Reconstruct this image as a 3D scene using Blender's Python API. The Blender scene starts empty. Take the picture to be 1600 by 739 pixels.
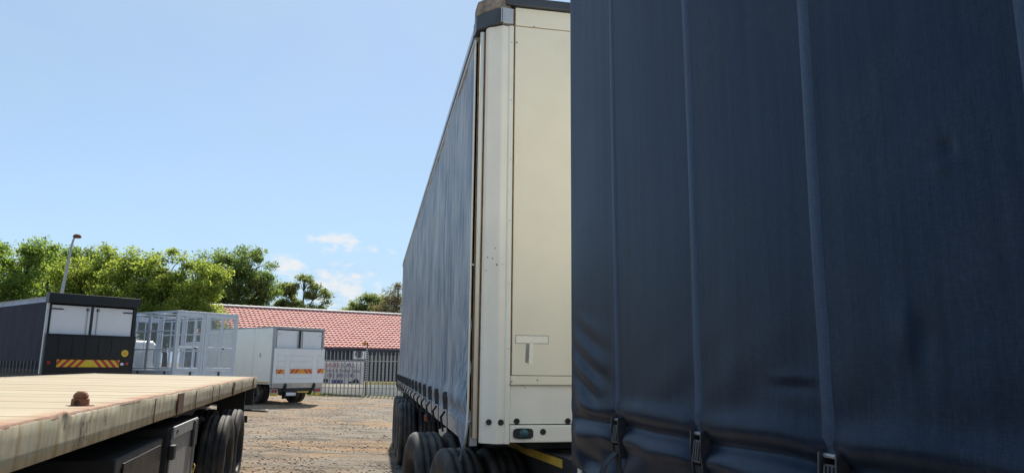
import bpy, math, random
import numpy as np
from mathutils import Vector, Matrix, Euler, noise as mnoise

random.seed(7)
RNG = np.random.default_rng(7)
R = math.radians
scene = bpy.context.scene
C = scene.collection

# ------------------------------------------------------------------ camera
cam_data = bpy.data.cameras.new('camera')
cam = bpy.data.objects.new('camera', cam_data)
C.objects.link(cam)
cam.matrix_world = (Matrix.Translation((0, 0, 1.73)) @ Matrix.Rotation(R(90 + 10.3), 4, 'X')
                    @ Matrix.Rotation(R(0.63), 4, 'Z'))
cam_data.sensor_width = 36
cam_data.lens = 36 * 1111 / 1600
cam_data.clip_start = 0.05
cam_data.clip_end = 3000
scene.camera = cam

# ------------------------------------------------------------------ sky, sun, exposure
SUN_AZ, SUN_EL = -6.5, 48.0
world = bpy.data.worlds.new('World')
scene.world = world
world.use_nodes = True
wn, wl = world.node_tree.nodes, world.node_tree.links
wn.clear()
w_out = wn.new('ShaderNodeOutputWorld')
w_bg = wn.new('ShaderNodeBackground')
w_sky = wn.new('ShaderNodeTexSky')
w_sky.sky_type = 'NISHITA'
w_sky.sun_disc = False
w_sky.sun_elevation = R(SUN_EL)
w_sky.sun_rotation = R(SUN_AZ)
w_sky.altitude = 1500
w_sky.air_density = 1.0
w_sky.dust_density = 1.0
w_sky.ozone_density = 2.0
w_bg.inputs['Strength'].default_value = 0.084


def vmath(op, a, b=None):
    n = wn.new('ShaderNodeVectorMath')
    n.operation = op
    wl.new(a, n.inputs[0])
    if b is not None:
        n.inputs[1].default_value = b
    return n


def wmath(op, a, b, clamp=False):
    n = wn.new('ShaderNodeMath')
    n.operation = op
    n.use_clamp = clamp
    for i, q in enumerate((a, b)):
        if isinstance(q, (int, float)):
            n.inputs[i].default_value = q
        else:
            wl.new(q, n.inputs[i])
    return n.outputs[0]


w_tc = wn.new('ShaderNodeTexCoord')
w_dir = vmath('NORMALIZE', w_tc.outputs['Generated'])
w_noise = wn.new('ShaderNodeTexNoise')
w_noise.inputs['Scale'].default_value = 42
w_noise.inputs['Detail'].default_value = 7
w_noise.inputs['Roughness'].default_value = 0.6
w_str = vmath('MULTIPLY', w_dir.outputs[0], (1, 1, 2.2))
wl.new(w_str.outputs[0], w_noise.inputs['Vector'])
# small fair-weather clouds standing low over the trees
total = None
for (cx, cy, cz), (sx, sz), amp in (((-0.235, 0.96, 0.164), (0.044, 0.016), 1.0),
                                    ((-0.195, 0.968, 0.157), (0.025, 0.008), 0.75),
                                    ((-0.300, 0.947, 0.126), (0.040, 0.020), 1.0),
                                    ((-0.235, 0.966, 0.100), (0.075, 0.040), 0.9),
                                    ((-0.163, 0.975, 0.152), (0.010, 0.007), 0.8),
                                    ((-0.560, 0.82, 0.110), (0.060, 0.020), 0.7),
                                    ((0.300, 0.940, 0.150), (0.120, 0.018), 0.8),
                                    ((-0.800, 0.58, 0.150), (0.120, 0.020), 0.8),
                                    ((0.700, 0.70, 0.130), (0.120, 0.025), 0.8)):
    d1 = vmath('SUBTRACT', w_dir.outputs[0], (cx, cy, cz))
    d2 = vmath('DIVIDE', d1.outputs[0], (sx, sx, sz))
    ln = wn.new('ShaderNodeVectorMath')
    ln.operation = 'LENGTH'
    wl.new(d2.outputs[0], ln.inputs[0])
    g = wmath('SUBTRACT', 1.35, ln.outputs['Value'], True)
    g = wmath('MULTIPLY', g, amp)
    total = g if total is None else wmath('MAXIMUM', total, g)
wn_c = wmath('SUBTRACT', w_noise.outputs['Fac'], 0.5)
cl = wmath('MULTIPLY', wn_c, 3.2)
cl = wmath('ADD', cl, total)
cl = wmath('SUBTRACT', cl, 0.52)
cl = wmath('MULTIPLY', cl, 1.5, True)
cl = wmath('MULTIPLY', cl, wmath('MULTIPLY', total, 1.6, True), True)
# thin high veil all over the sky
w_n2 = wn.new('ShaderNodeTexNoise')
w_n2.inputs['Scale'].default_value = 2.6
w_n2.inputs['Detail'].default_value = 6
w_n2.inputs['Roughness'].default_value = 0.55
w_n2.inputs['Distortion'].default_value = 0.6
wl.new(w_str.outputs[0], w_n2.inputs['Vector'])
veil = wmath('SUBTRACT', w_n2.outputs['Fac'], 0.40)
veil = wmath('MULTIPLY', veil, 0.9, True)
veil = wmath('ADD', veil, 0.38, True)
w_sep = wn.new('ShaderNodeSeparateXYZ')
wl.new(w_dir.outputs[0], w_sep.inputs[0])
hz = wmath('ABSOLUTE', w_sep.outputs[2], 0.0)
hz = wmath('MULTIPLY', hz, -7.0)
hz = wmath('EXPONENT', hz, 0.0)
hz = wmath('MULTIPLY', hz, 0.45)
veil = wmath('ADD', veil, hz, True)
mixv = wn.new('ShaderNodeMix')
mixv.data_type = 'RGBA'
wl.new(veil, mixv.inputs[0])
wl.new(w_sky.outputs[0], mixv.inputs[6])
mixv.inputs[7].default_value = (3.30, 4.60, 5.75, 1)
mixc = wn.new('ShaderNodeMix')
mixc.data_type = 'RGBA'
wl.new(cl, mixc.inputs[0])
wl.new(mixv.outputs[2], mixc.inputs[6])
mixc.inputs[7].default_value = (5.6, 5.8, 6.0, 1)
wl.new(mixc.outputs[2], w_bg.inputs['Color'])
wl.new(w_bg.outputs[0], w_out.inputs[0])

sun_data = bpy.data.lights.new('sun', 'SUN')
sun_data.energy = 4.3
sun_data.angle = R(0.53)
sun_data.color = (1.0, 0.93, 0.82)
sun = bpy.data.objects.new('sun', sun_data)
C.objects.link(sun)
sd = Vector((math.sin(R(SUN_AZ)) * math.cos(R(SUN_EL)), math.cos(R(SUN_AZ)) * math.cos(R(SUN_EL)), math.sin(R(SUN_EL))))
sun.rotation_euler = sd.to_track_quat('Z', 'Y').to_euler()
sun.location = (0, 0, 30)

scene.view_settings.view_transform = 'Standard'
scene.view_settings.look = 'None'
scene.view_settings.gamma = 1
scene.view_settings.exposure = 0.84
scene.render.engine = 'CYCLES'
scene.cycles.max_bounces = 8
scene.cycles.transparent_max_bounces = 24


# ------------------------------------------------------------------ helpers
def gz(x, y):
    """ground height: the yard falls gently to the right, a low berm runs along the fence"""
    z = 0.02 * max(0.0, -x - 1.0)
    if z > 0.30:
        z = 0.30 + 0.12 * (1 - math.exp(-(z - 0.30) / 0.12))
    z += 0.05 * math.exp(-((y - 37.2) / 0.8) ** 2)
    return z


def tag(o, label=None, cat=None, group=None, kind=None):
    if label:
        o['label'] = label
    if cat:
        o['category'] = cat
    if group:
        o['group'] = group
    if kind:
        o['kind'] = kind
    return o


def empty(name, loc, az=0.0, roll=0.0):
    o = bpy.data.objects.new(name, None)
    o.empty_display_size = 0.3
    C.objects.link(o)
    o.location = loc
    o.rotation_euler = Euler((0, R(roll), -R(az)), 'XYZ')
    return o


class MB:
    def __init__(self):
        self.v, self.f = [], []

    def add(self, vs, fs):
        n = len(self.v)
        self.v += [tuple(q) for q in vs]
        self.f += [tuple(n + i for i in q) for q in fs]
        return self

    def box(self, x0, x1, y0, y1, z0, z1):
        vs = [(x, y, z) for z in (z0, z1) for y in (y0, y1) for x in (x0, x1)]
        return self.add(vs, [(0, 2, 3, 1), (4, 5, 7, 6), (0, 1, 5, 4), (2, 6, 7, 3), (0, 4, 6, 2), (1, 3, 7, 5)])

    def hexa(self, lo, hi):
        """two quads (4 points each, same winding) joined"""
        return self.add(list(lo) + list(hi), [(3, 2, 1, 0), (4, 5, 6, 7), (0, 1, 5, 4), (1, 2, 6, 5), (2, 3, 7, 6), (3, 0, 4, 7)])

    def prism(self, poly, axis, a, b):
        """poly: 2-D points, extruded along axis ('x','y','z') from a to b"""
        def put(p, h):
            return {'x': (h, p[0], p[1]), 'y': (p[0], h, p[1]), 'z': (p[0], p[1], h)}[axis]
        n = len(poly)
        vs = [put(p, a) for p in poly] + [put(p, b) for p in poly]
        fs = [tuple(range(n - 1, -1, -1)), tuple(range(n, 2 * n))]
        fs += [(i, (i + 1) % n, n + (i + 1) % n, n + i) for i in range(n)]
        return self.add(vs, fs)

    def tube(self, pts, r, seg=8):
        pts = [Vector(p) for p in pts]
        rs = r if isinstance(r, (list, tuple)) else [r] * len(pts)
        vs, fs = [], []
        prev = None
        for i, p in enumerate(pts):
            d = (pts[min(i + 1, len(pts) - 1)] - pts[max(i - 1, 0)]).normalized()
            if prev is None:
                a = Vector((0, 0, 1)) if abs(d.z) < 0.9 else Vector((1, 0, 0))
                s = d.cross(a).normalized()
            else:
                s = (prev - d * prev.dot(d)).normalized()
            prev = s
            t = d.cross(s)
            for k in range(seg):
                an = 2 * math.pi * k / seg
                vs.append(p + (s * math.cos(an) + t * math.sin(an)) * rs[i])
        for i in range(len(pts) - 1):
            for k in range(seg):
                k2 = (k + 1) % seg
                fs.append((i * seg + k, i * seg + k2, (i + 1) * seg + k2, (i + 1) * seg + k))
        fs.append(tuple(range(seg - 1, -1, -1)))
        fs.append(tuple((len(pts) - 1) * seg + k for k in range(seg)))
        return self.add(vs, fs)

    def lathe(self, prof, c, axis='x', seg=40, closed=True):
        """prof: (offset along axis, radius)"""
        vs, fs = [], []
        n = len(prof)
        for k in range(seg):
            a = 2 * math.pi * k / seg
            for (o, r) in prof:
                if axis == 'x':
                    vs.append((c[0] + o, c[1] + r * math.cos(a), c[2] + r * math.sin(a)))
                elif axis == 'y':
                    vs.append((c[0] + r * math.cos(a), c[1] + o, c[2] + r * math.sin(a)))
                else:
                    vs.append((c[0] + r * math.cos(a), c[1] + r * math.sin(a), c[2] + o))
        m = n if closed else n - 1
        for k in range(seg):
            k2 = (k + 1) % seg
            for i in range(m):
                j = (i + 1) % n
                fs.append((k * n + i, k * n + j, k2 * n + j, k2 * n + i))
        return self.add(vs, fs)

    def grid(self, us, vs_, fn):
        n = len(us)
        pts = [fn(u, v) for v in vs_ for u in us]
        fs = []
        for j in range(len(vs_) - 1):
            for i in range(n - 1):
                a = j * n + i
                fs.append((a, a + 1, a + n + 1, a + n))
        return self.add(pts, fs)

    def build(self, name, mat, parent=None, smooth=False, bevel=0, solid=0):
        me = bpy.data.meshes.new(name)
        me.from_pydata(self.v, [], self.f)
        if smooth:
            me.polygons.foreach_set('use_smooth', [True] * len(me.polygons))
        me.materials.append(mat)
        me.update()
        o = bpy.data.objects.new(name, me)
        C.objects.link(o)
        if parent:
            o.parent = parent
        if solid:
            m = o.modifiers.new('solid', 'SOLIDIFY')
            m.thickness = solid
            m.offset = 0
        if bevel:
            m = o.modifiers.new('bevel', 'BEVEL')
            m.width = bevel
            m.segments = 2
            m.limit_method = 'ANGLE'
            m.harden_normals = False
        return o


def fast_mesh(name, V, F, mat, parent=None, smooth=False):
    """V (n,3) array; F (m,k) array"""
    me = bpy.data.meshes.new(name)
    k = F.shape[1]
    me.vertices.add(len(V))
    me.vertices.foreach_set('co', np.asarray(V, np.float32).ravel())
    me.loops.add(F.size)
    me.loops.foreach_set('vertex_index', np.asarray(F, np.int32).ravel())
    me.polygons.add(len(F))
    me.polygons.foreach_set('loop_start', np.arange(0, F.size, k, dtype=np.int32))
    if smooth:
        me.polygons.foreach_set('use_smooth', np.ones(len(F), bool))
    me.update(calc_edges=True)
    me.materials.append(mat)
    o = bpy.data.objects.new(name, me)
    C.objects.link(o)
    if parent:
        o.parent = parent
    return o


def copy_tree(o, parent=None):
    c = o.copy()
    C.objects.link(c)
    c.parent = parent
    for ch in list(o.children):
        copy_tree(ch, c)
    return c


def nz(x, y, z=0.0):
    return mnoise.noise(Vector((x, y, z)))


def sstep(a, b, x):
    t = min(1, max(0, (x - a) / (b - a)))
    return t * t * (3 - 2 * t)


# ------------------------------------------------------------------ materials
def new_mat(name):
    m = bpy.data.materials.new(name)
    m.use_nodes = True
    nt = m.node_tree
    nt.nodes.clear()
    out = nt.nodes.new('ShaderNodeOutputMaterial')
    p = nt.nodes.new('ShaderNodeBsdfPrincipled')
    nt.links.new(p.outputs[0], out.inputs[0])
    return m, nt, p, out


def tex_noise(nt, coord, scale, detail=4, stretch=None, rough=0.55):
    n = nt.nodes.new('ShaderNodeTexNoise')
    n.inputs['Scale'].default_value = scale
    n.inputs['Detail'].default_value = detail
    n.inputs['Roughness'].default_value = rough
    if stretch:
        mp = nt.nodes.new('ShaderNodeMapping')
        mp.inputs['Scale'].default_value = stretch
        nt.links.new(coord, mp.inputs[0])
        coord = mp.outputs[0]
    nt.links.new(coord, n.inputs['Vector'])
    return n.outputs['Fac']


def ramp(nt, fac, a, b, ca=(0, 0, 0, 1), cb=(1, 1, 1, 1)):
    r = nt.nodes.new('ShaderNodeValToRGB')
    r.color_ramp.elements[0].position = a
    r.color_ramp.elements[1].position = b
    r.color_ramp.elements[0].color = ca
    r.color_ramp.elements[1].color = cb
    nt.links.new(fac, r.inputs[0])
    return r.outputs[0]


def mixc_(nt, fac, a, b, mode='MIX'):
    m = nt.nodes.new('ShaderNodeMix')
    m.data_type = 'RGBA'
    m.blend_type = mode
    for sock, q in ((0, fac), (6, a), (7, b)):
        if isinstance(q, (int, float)):
            m.inputs[sock].default_value = q
        elif isinstance(q, tuple):
            m.inputs[sock].default_value = (*q[:3], 1)
        else:
            nt.links.new(q, m.inputs[sock])
    return m.outputs[2]


def bump(nt, p, height, strength=0.3, dist=0.01):
    b = nt.nodes.new('ShaderNodeBump')
    b.inputs['Strength'].default_value = strength
    b.inputs['Distance'].default_value = dist
    nt.links.new(height, b.inputs['Height'])
    nt.links.new(b.outputs[0], p.inputs['Normal'])


def mk(name, col, rough=0.6, metal=0.0, var=0.12, scale=6.0, dirt=None, dirt_amt=0.5, dirt_scale=3.0,
       stretch=None, bmp=0.0, bscale=60.0, spec=0.5, rvar=0.12, bstretch=None, dist=0.01, specks=None):
    """painted / plain surface: two-tone noise, optional dirt or rust that runs along 'stretch', fine bump"""
    m, nt, p, out = new_mat(name)
    tc = nt.nodes.new('ShaderNodeTexCoord').outputs['Object']
    n1 = tex_noise(nt, tc, scale, 5)
    lo = tuple(max(0, c * (1 - var)) for c in col)
    hi = tuple(min(1, c * (1 + var)) for c in col)
    c = mixc_(nt, ramp(nt, n1, 0.3, 0.7), lo, hi)
    if dirt:
        n2 = tex_noise(nt, tc, dirt_scale, 8, stretch, 0.65)
        c = mixc_(nt, ramp(nt, n2, 0.72 - 0.3 * dirt_amt, 0.80 - 0.15 * dirt_amt), c, dirt)
    if specks:
        vo = nt.nodes.new('ShaderNodeTexVoronoi')
        vo.inputs['Scale'].default_value = specks[0]
        nt.links.new(tc, vo.inputs['Vector'])
        sel = tex_noise(nt, tc, 3.5, 3)
        mk1 = ramp(nt, vo.outputs['Distance'], 0.10, 0.16, (1, 1, 1, 1), (0, 0, 0, 1))
        mk2 = ramp(nt, sel, specks[1], specks[1] + 0.04)
        mm = nt.nodes.new('ShaderNodeMath')
        mm.operation = 'MULTIPLY'
        nt.links.new(mk1, mm.inputs[0])
        nt.links.new(mk2, mm.inputs[1])
        c = mixc_(nt, mm.outputs[0], c, (0.12, 0.06, 0.035))
    nt.links.new(c, p.inputs['Base Color'])
    n3 = tex_noise(nt, tc, scale * 2.3, 4)
    rr = nt.nodes.new('ShaderNodeMapRange')
    rr.inputs['To Min'].default_value = max(0.03, rough - rvar)
    rr.inputs['To Max'].default_value = min(1, rough + rvar)
    nt.links.new(n3, rr.inputs['Value'])
    nt.links.new(rr.outputs[0], p.inputs['Roughness'])
    p.inputs['Metallic'].default_value = metal
    p.inputs['Specular IOR Level'].default_value = spec
    if bmp:
        bump(nt, p, tex_noise(nt, tc, bscale, 4, bstretch), bmp, dist)
    return m


M = {}
M['headboard'] = mk('cream_paint', (0.86, 0.785, 0.615), 0.42, var=0.04, scale=2.2, dirt=(0.20, 0.12, 0.06), dirt_amt=0.02,
                    dirt_scale=11, bmp=0.05, bscale=5, dist=0.02, specks=(13, 0.70))
M['pillar'] = mk('pale_cream_paint', (0.84, 0.80, 0.70), 0.45, var=0.05, scale=3, dirt=(0.16, 0.10, 0.06), dirt_amt=0.10,
                 dirt_scale=26, bmp=0.04, bscale=8, specks=(24, 0.60))
M['seam'] = mk('rust_seam', (0.26, 0.15, 0.06), 0.85, var=0.4, scale=20)
M['gutter'] = mk('gutter_grey', (0.05, 0.055, 0.065), 0.4, var=0.2)
M['silver'] = mk('silver_paint', (0.50, 0.51, 0.52), 0.38, metal=0.35, var=0.1, dirt=(0.16, 0.13, 0.10), dirt_amt=0.3, dirt_scale=5)
M['galv'] = mk('galvanised', (0.36, 0.37, 0.38), 0.5, metal=0.5, var=0.15, scale=14, dirt=(0.15, 0.12, 0.09), dirt_amt=0.2)
M['pale'] = mk('weathered_galvanised', (0.42, 0.43, 0.43), 0.55, metal=0.3, var=0.15, scale=5, dirt=(0.14, 0.10, 0.07), dirt_amt=0.2)
M['blackplastic'] = mk('black_plastic', (0.022, 0.023, 0.026), 0.42, var=0.25, scale=30)
M['buckle'] = mk('buckle_metal', (0.075, 0.075, 0.078), 0.38, metal=0.6, var=0.3, scale=40, dirt=(0.16, 0.13, 0.10), dirt_amt=0.3, dirt_scale=30)
M['chassis'] = mk('chassis_black', (0.020, 0.022, 0.026), 0.6, var=0.3, scale=4, dirt=(0.09, 0.07, 0.05), dirt_amt=0.25, dirt_scale=3)
M['blackpaint'] = mk('black_paint', (0.011, 0.013, 0.016), 0.38, var=0.2, spec=0.35, scale=3, dirt=(0.028, 0.028, 0.028), dirt_amt=0.35, dirt_scale=4, stretch=(3, 3, 0.3))
M['rustcap'] = mk('rust_brown', (0.24, 0.10, 0.055), 0.85, var=0.35, scale=25, dirt=(0.40, 0.22, 0.14), dirt_amt=0.4, dirt_scale=30, bmp=0.4, bscale=120, dist=0.003)
M['rustdark'] = mk('rust_dark', (0.11, 0.042, 0.022), 0.88, var=0.4, scale=18, dirt=(0.30, 0.15, 0.08), dirt_amt=0.25, dirt_scale=14, bmp=0.4, bscale=90, dist=0.003)
M['rustedge'] = mk('rust_edge', (0.17, 0.085, 0.05), 0.85, var=0.4, scale=16, dirt=(0.13, 0.06, 0.04), dirt_amt=0.5, dirt_scale=6, bmp=0.4, bscale=90, dist=0.004)
M['frayed'] = mk('frayed_tarp', (0.26, 0.21, 0.17), 0.9, var=0.4, scale=14, dirt=(0.12, 0.09, 0.07), dirt_amt=0.5, dirt_scale=9, bmp=0.6, bscale=30, dist=0.02)
M['whitebox'] = mk('white_panel', (0.80, 0.80, 0.74), 0.4, var=0.03, scale=2, dirt=(0.42, 0.38, 0.30), dirt_amt=0.12, dirt_scale=3, stretch=(2, 2, 0.4))
M['whitepaint'] = mk('white_paint', (0.74, 0.75, 0.76), 0.38, var=0.03, scale=3, dirt=(0.4, 0.38, 0.33), dirt_amt=0.12, dirt_scale=6)
M['doorwhite'] = mk('door_white', (0.72, 0.73, 0.75), 0.3, var=0.03, scale=2)
M['cagepaint'] = mk('cage_blue_grey', (0.56, 0.61, 0.67), 0.42, var=0.07, scale=5, dirt=(0.25, 0.25, 0.25), dirt_amt=0.1)
M['red'] = mk('red_plastic', (0.32, 0.02, 0.02), 0.3, var=0.15)
M['redtape'] = mk('red_reflective', (0.50, 0.03, 0.03), 0.35, var=0.08)
M['orangetape'] = mk('orange_reflective', (0.72, 0.30, 0.03), 0.35, var=0.08)
M['yellow'] = mk('yellow_reflective', (0.72, 0.50, 0.03), 0.35, var=0.08)
M['yellowdirty'] = mk('yellow_tape_dirty', (0.62, 0.42, 0.06), 0.5, var=0.15, dirt=(0.12, 0.09, 0.05), dirt_amt=0.4, dirt_scale=8)
M['orange'] = mk('orange_plastic', (0.72, 0.25, 0.02), 0.4, var=0.1)
M['teal'] = mk('lens_teal', (0.03, 0.09, 0.10), 0.15, var=0.2)
M['tape_white'] = mk('masking_tape', (0.93, 0.87, 0.74), 0.7, var=0.06, scale=40)
M['tape_grey'] = mk('old_tape_and_shadow_grey', (0.30, 0.28, 0.25), 0.8, var=0.2, scale=40)
M['wallnavy'] = mk('wall_navy', (0.030, 0.038, 0.062), 0.7, var=0.15, scale=2)
M['plinth'] = mk('white_plaster', (0.90, 0.87, 0.78), 0.8, var=0.1, scale=2, dirt=(0.35, 0.27, 0.18), dirt_amt=0.35, dirt_scale=2)
M['plinthyellow'] = mk('yellow_plaster', (0.66, 0.55, 0.22), 0.8, var=0.1, scale=2)
M['banner'] = mk('banner_vinyl', (0.74, 0.70, 0.72), 0.6, var=0.05, scale=3)
M['print_red'] = mk('print_red', (0.42, 0.09, 0.07), 0.6)
M['print_blue'] = mk('print_blue', (0.10, 0.11, 0.26), 0.6)
M['print_dark'] = mk('print_dark', (0.05, 0.05, 0.08), 0.6)
M['slat'] = mk('screen_slat', (0.36, 0.35, 0.33), 0.7, var=0.15)
M['fascia_wood'] = mk('gutter_white', (0.74, 0.68, 0.64), 0.6, var=0.1)
M['bark'] = mk('bark', (0.085, 0.065, 0.05), 0.9, var=0.35, scale=8, bmp=0.5, bscale=20, dist=0.03)
M['lampgrey'] = mk('lamp_post', (0.32, 0.33, 0.34), 0.5, metal=0.4, var=0.1)
M['glass'] = mk('dark_glass', (0.02, 0.025, 0.03), 0.06, var=0.1)


def rubber():
    m, nt, p, out = new_mat('tyre_rubber')
    tc = nt.nodes.new('ShaderNodeTexCoord').outputs['Object']
    n = tex_noise(nt, tc, 5, 6)
    c = mixc_(nt, ramp(nt, n, 0.42, 0.78), (0.022, 0.023, 0.025), (0.13, 0.115, 0.095))
    nt.links.new(c, p.inputs['Base Color'])
    p.inputs['Roughness'].default_value = 0.72
    bump(nt, p, tex_noise(nt, tc, 120, 3), 0.25, 0.004)
    return m


M['rubber'] = rubber()


def tarp(name, base, faded, fade_lo, fade_hi, rough, weave=260.0, spec=0.5, dust=(0.2, 0.19, 0.17), dust_amt=0.05, grain=0.5, tint=None, scuffs=False):
    """PVC curtain: vertical wash streaks, woven grain, dusty bloom"""
    m, nt, p, out = new_mat(name)
    tc = nt.nodes.new('ShaderNodeTexCoord').outputs['Object']
    n1 = tex_noise(nt, tc, 7.0, 8, (3, 3, 0.14), 0.7)
    n2 = tex_noise(nt, tc, 1.3, 5)
    n1b = tex_noise(nt, tc, 26.0, 5, (3, 3, 0.10), 0.7)
    a = nt.nodes.new('ShaderNodeMath')
    a.operation = 'MULTIPLY_ADD'
    a.inputs[1].default_value = 0.45
    nt.links.new(n2, a.inputs[0])
    nt.links.new(n1, a.inputs[2])
    b = nt.nodes.new('ShaderNodeMath')
    b.operation = 'MULTIPLY_ADD'
    b.inputs[1].default_value = 0.35
    nt.links.new(n1b, b.inputs[0])
    nt.links.new(a.outputs[0], b.inputs[2])
    c = mixc_(nt, ramp(nt, b.outputs[0], fade_lo, fade_hi), base, faded)
    nd = tex_noise(nt, tc, 3.1, 7)
    md = nt.nodes.new('ShaderNodeMath')
    md.operation = 'MULTIPLY'
    md.inputs[1].default_value = dust_amt * 2
    nt.links.new(ramp(nt, nd, 0.45, 0.8), md.inputs[0])
    c = mixc_(nt, md.outputs[0], c, dust)
    if scuffs:
        sc1 = tex_noise(nt, tc, 16, 8, (1, 1, 0.45), 0.75)
        sc2 = tex_noise(nt, tc, 1.6, 3)
        sm = nt.nodes.new('ShaderNodeMath')
        sm.operation = 'MULTIPLY'
        nt.links.new(ramp(nt, sc1, 0.66, 0.72), sm.inputs[0])
        nt.links.new(ramp(nt, sc2, 0.50, 0.66), sm.inputs[1])
        c = mixc_(nt, sm.outputs[0], c, (0.045, 0.055, 0.075))
    gv = tex_noise(nt, tc, 330, 2, (1, 1, 0.12))
    gh = tex_noise(nt, tc, 330, 2, (0.12, 0.12, 1))
    c = mixc_(nt, grain, c, mixc_(nt, 0.5, ramp(nt, gv, 0.35, 0.65, (0.45, 0.45, 0.45, 1), (1.5, 1.5, 1.5, 1)), ramp(nt, gh, 0.35, 0.65, (0.45, 0.45, 0.45, 1), (1.5, 1.5, 1.5, 1))), 'MULTIPLY')
    nt.links.new(c, p.inputs['Base Color'])
    p.inputs['Specular IOR Level'].default_value = spec
    if tint:
        p.inputs['Specular Tint'].default_value = (*tint, 1)
    rr = nt.nodes.new('ShaderNodeMapRange')
    rr.inputs['To Min'].default_value = rough - 0.08
    rr.inputs['To Max'].default_value = rough + 0.12
    nt.links.new(nd, rr.inputs['Value'])
    nt.links.new(rr.outputs[0], p.inputs['Roughness'])
    w1 = tex_noise(nt, tc, weave, 2, (1, 1, 0.25))
    bump(nt, p, w1, 0.12, 0.002)
    return m


M['curtain_dark'] = tarp('navy_curtain', (0.006, 0.010, 0.021), (0.014, 0.023, 0.043), 0.70, 1.15, 0.38, spec=0.28, grain=0.7, tint=(0.45, 0.68, 1.0), scuffs=True, dust=(0.050, 0.052, 0.064), dust_amt=0.16)
M['curtain_faded'] = tarp('faded_blue_curtain', (0.075, 0.130, 0.215), (0.42, 0.45, 0.475), 0.76, 1.04, 0.5, spec=0.35, grain=0.3, dust=(0.22, 0.21, 0.20), dust_amt=0.15)
M['curtain_far'] = tarp('far_navy_curtain', (0.018, 0.021, 0.038), (0.032, 0.036, 0.058), 0.65, 1.15, 0.6, spec=0.08)
M['strap_blue'] = tarp('webbing_blue', (0.026, 0.042, 0.076), (0.040, 0.060, 0.104), 0.65, 1.15, 0.45, spec=0.35, tint=(0.55, 0.75, 1.0))
M['webbing'] = mk('webbing_black', (0.022, 0.024, 0.030), 0.75, var=0.2, scale=40)
M['roof_tarp'] = mk('roof_tarp', (0.30, 0.34, 0.42), 0.45, var=0.15, scale=2, dirt=(0.12, 0.14, 0.2), dirt_amt=0.4, dirt_scale=2)


def ground_mat():
    m, nt, p, out = new_mat('gravel_yard')
    tc = nt.nodes.new('ShaderNodeTexCoord').outputs['Object']
    patch = tex_noise(nt, tc, 0.34, 8, (0.5, 1.3, 1), 0.68)
    dirtm = ramp(nt, patch, 0.46, 0.60)
    fine = tex_noise(nt, tc, 9, 8, None, 0.75)
    grit = tex_noise(nt, tc, 70, 4, None, 0.7)
    gray = mixc_(nt, ramp(nt, fine, 0.30, 0.72), (0.19, 0.163, 0.132), (0.40, 0.348, 0.285))
    clay = mixc_(nt, ramp(nt, fine, 0.30, 0.72), (0.28, 0.175, 0.095), (0.47, 0.315, 0.185))
    c = mixc_(nt, dirtm, gray, clay)
    mid = tex_noise(nt, tc, 1.5, 6, (0.5, 1.8, 1), 0.65)
    c = mixc_(nt, ramp(nt, mid, 0.38, 0.55), (0.145, 0.125, 0.100), c)
    vo = nt.nodes.new('ShaderNodeTexVoronoi')
    vo.inputs['Scale'].default_value = 34
    nt.links.new(tc, vo.inputs['Vector'])
    c = mixc_(nt, 0.5, c, mixc_(nt, ramp(nt, vo.outputs['Distance'], 0.1, 0.6), (1.1, 1.1, 1.1), (0.85, 0.85, 0.85)), 'MULTIPLY')
    c = mixc_(nt, 0.6, c, ramp(nt, grit, 0.25, 0.75, (0.6, 0.6, 0.6, 1), (1.1, 1.1, 1.1, 1)), 'MULTIPLY')
    nt.links.new(c, p.inputs['Base Color'])
    p.inputs['Roughness'].default_value = 0.95
    p.inputs['Specular IOR Level'].default_value = 0.2
    add = nt.nodes.new('ShaderNodeMath')
    nt.links.new(fine, add.inputs[0])
    nt.links.new(grit, add.inputs[1])
    bump(nt, p, add.outputs[0], 0.8, 0.03)
    return m


M['ground'] = ground_mat()


def deck_mat():
    m, nt, p, out = new_mat('weathered_plank')
    tc = nt.nodes.new('ShaderNodeTexCoord').outputs['Object']
    oi = nt.nodes.new('ShaderNodeObjectInfo')
    n1 = tex_noise(nt, tc, 9, 7, (0.22, 3, 3), 0.65)
    c = mixc_(nt, ramp(nt, n1, 0.3, 0.7), (0.29, 0.235, 0.145), (0.41, 0.345, 0.235))
    t = ramp(nt, oi.outputs['Random'], 0, 1, (0.92, 0.91, 0.90, 1), (1.06, 1.05, 1.03, 1))
    c = mixc_(nt, 1.0, c, t, 'MULTIPLY')
    n2 = tex_noise(nt, tc, 1.4, 7, (0.6, 2.5, 1), 0.65)
    c = mixc_(nt, ramp(nt, n2, 0.55, 0.78), c, (0.32, 0.20, 0.11))
    sx = nt.nodes.new('ShaderNodeSeparateXYZ')
    nt.links.new(tc, sx.inputs[0])
    n4 = tex_noise(nt, tc, 2.5, 6, None, 0.7)
    ad = nt.nodes.new('ShaderNodeMath')
    ad.operation = 'MULTIPLY_ADD'
    ad.inputs[1].default_value = 0.55
    nt.links.new(n4, ad.inputs[0])
    nt.links.new(sx.outputs[0], ad.inputs[2])
    c = mixc_(nt, ramp(nt, ad.outputs[0], 0.10, 0.24), c, (0.30, 0.15, 0.075))
    n5 = tex_noise(nt, tc, 5, 6, (0.35, 1, 1), 0.7)
    c = mixc_(nt, ramp(nt, n5, 0.66, 0.72), c, (0.20, 0.15, 0.10))
    nt.links.new(c, p.inputs['Base Color'])
    p.inputs['Roughness'].default_value = 0.8
    bump(nt, p, n1, 0.3, 0.004)
    return m


M['deck'] = deck_mat()


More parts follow.
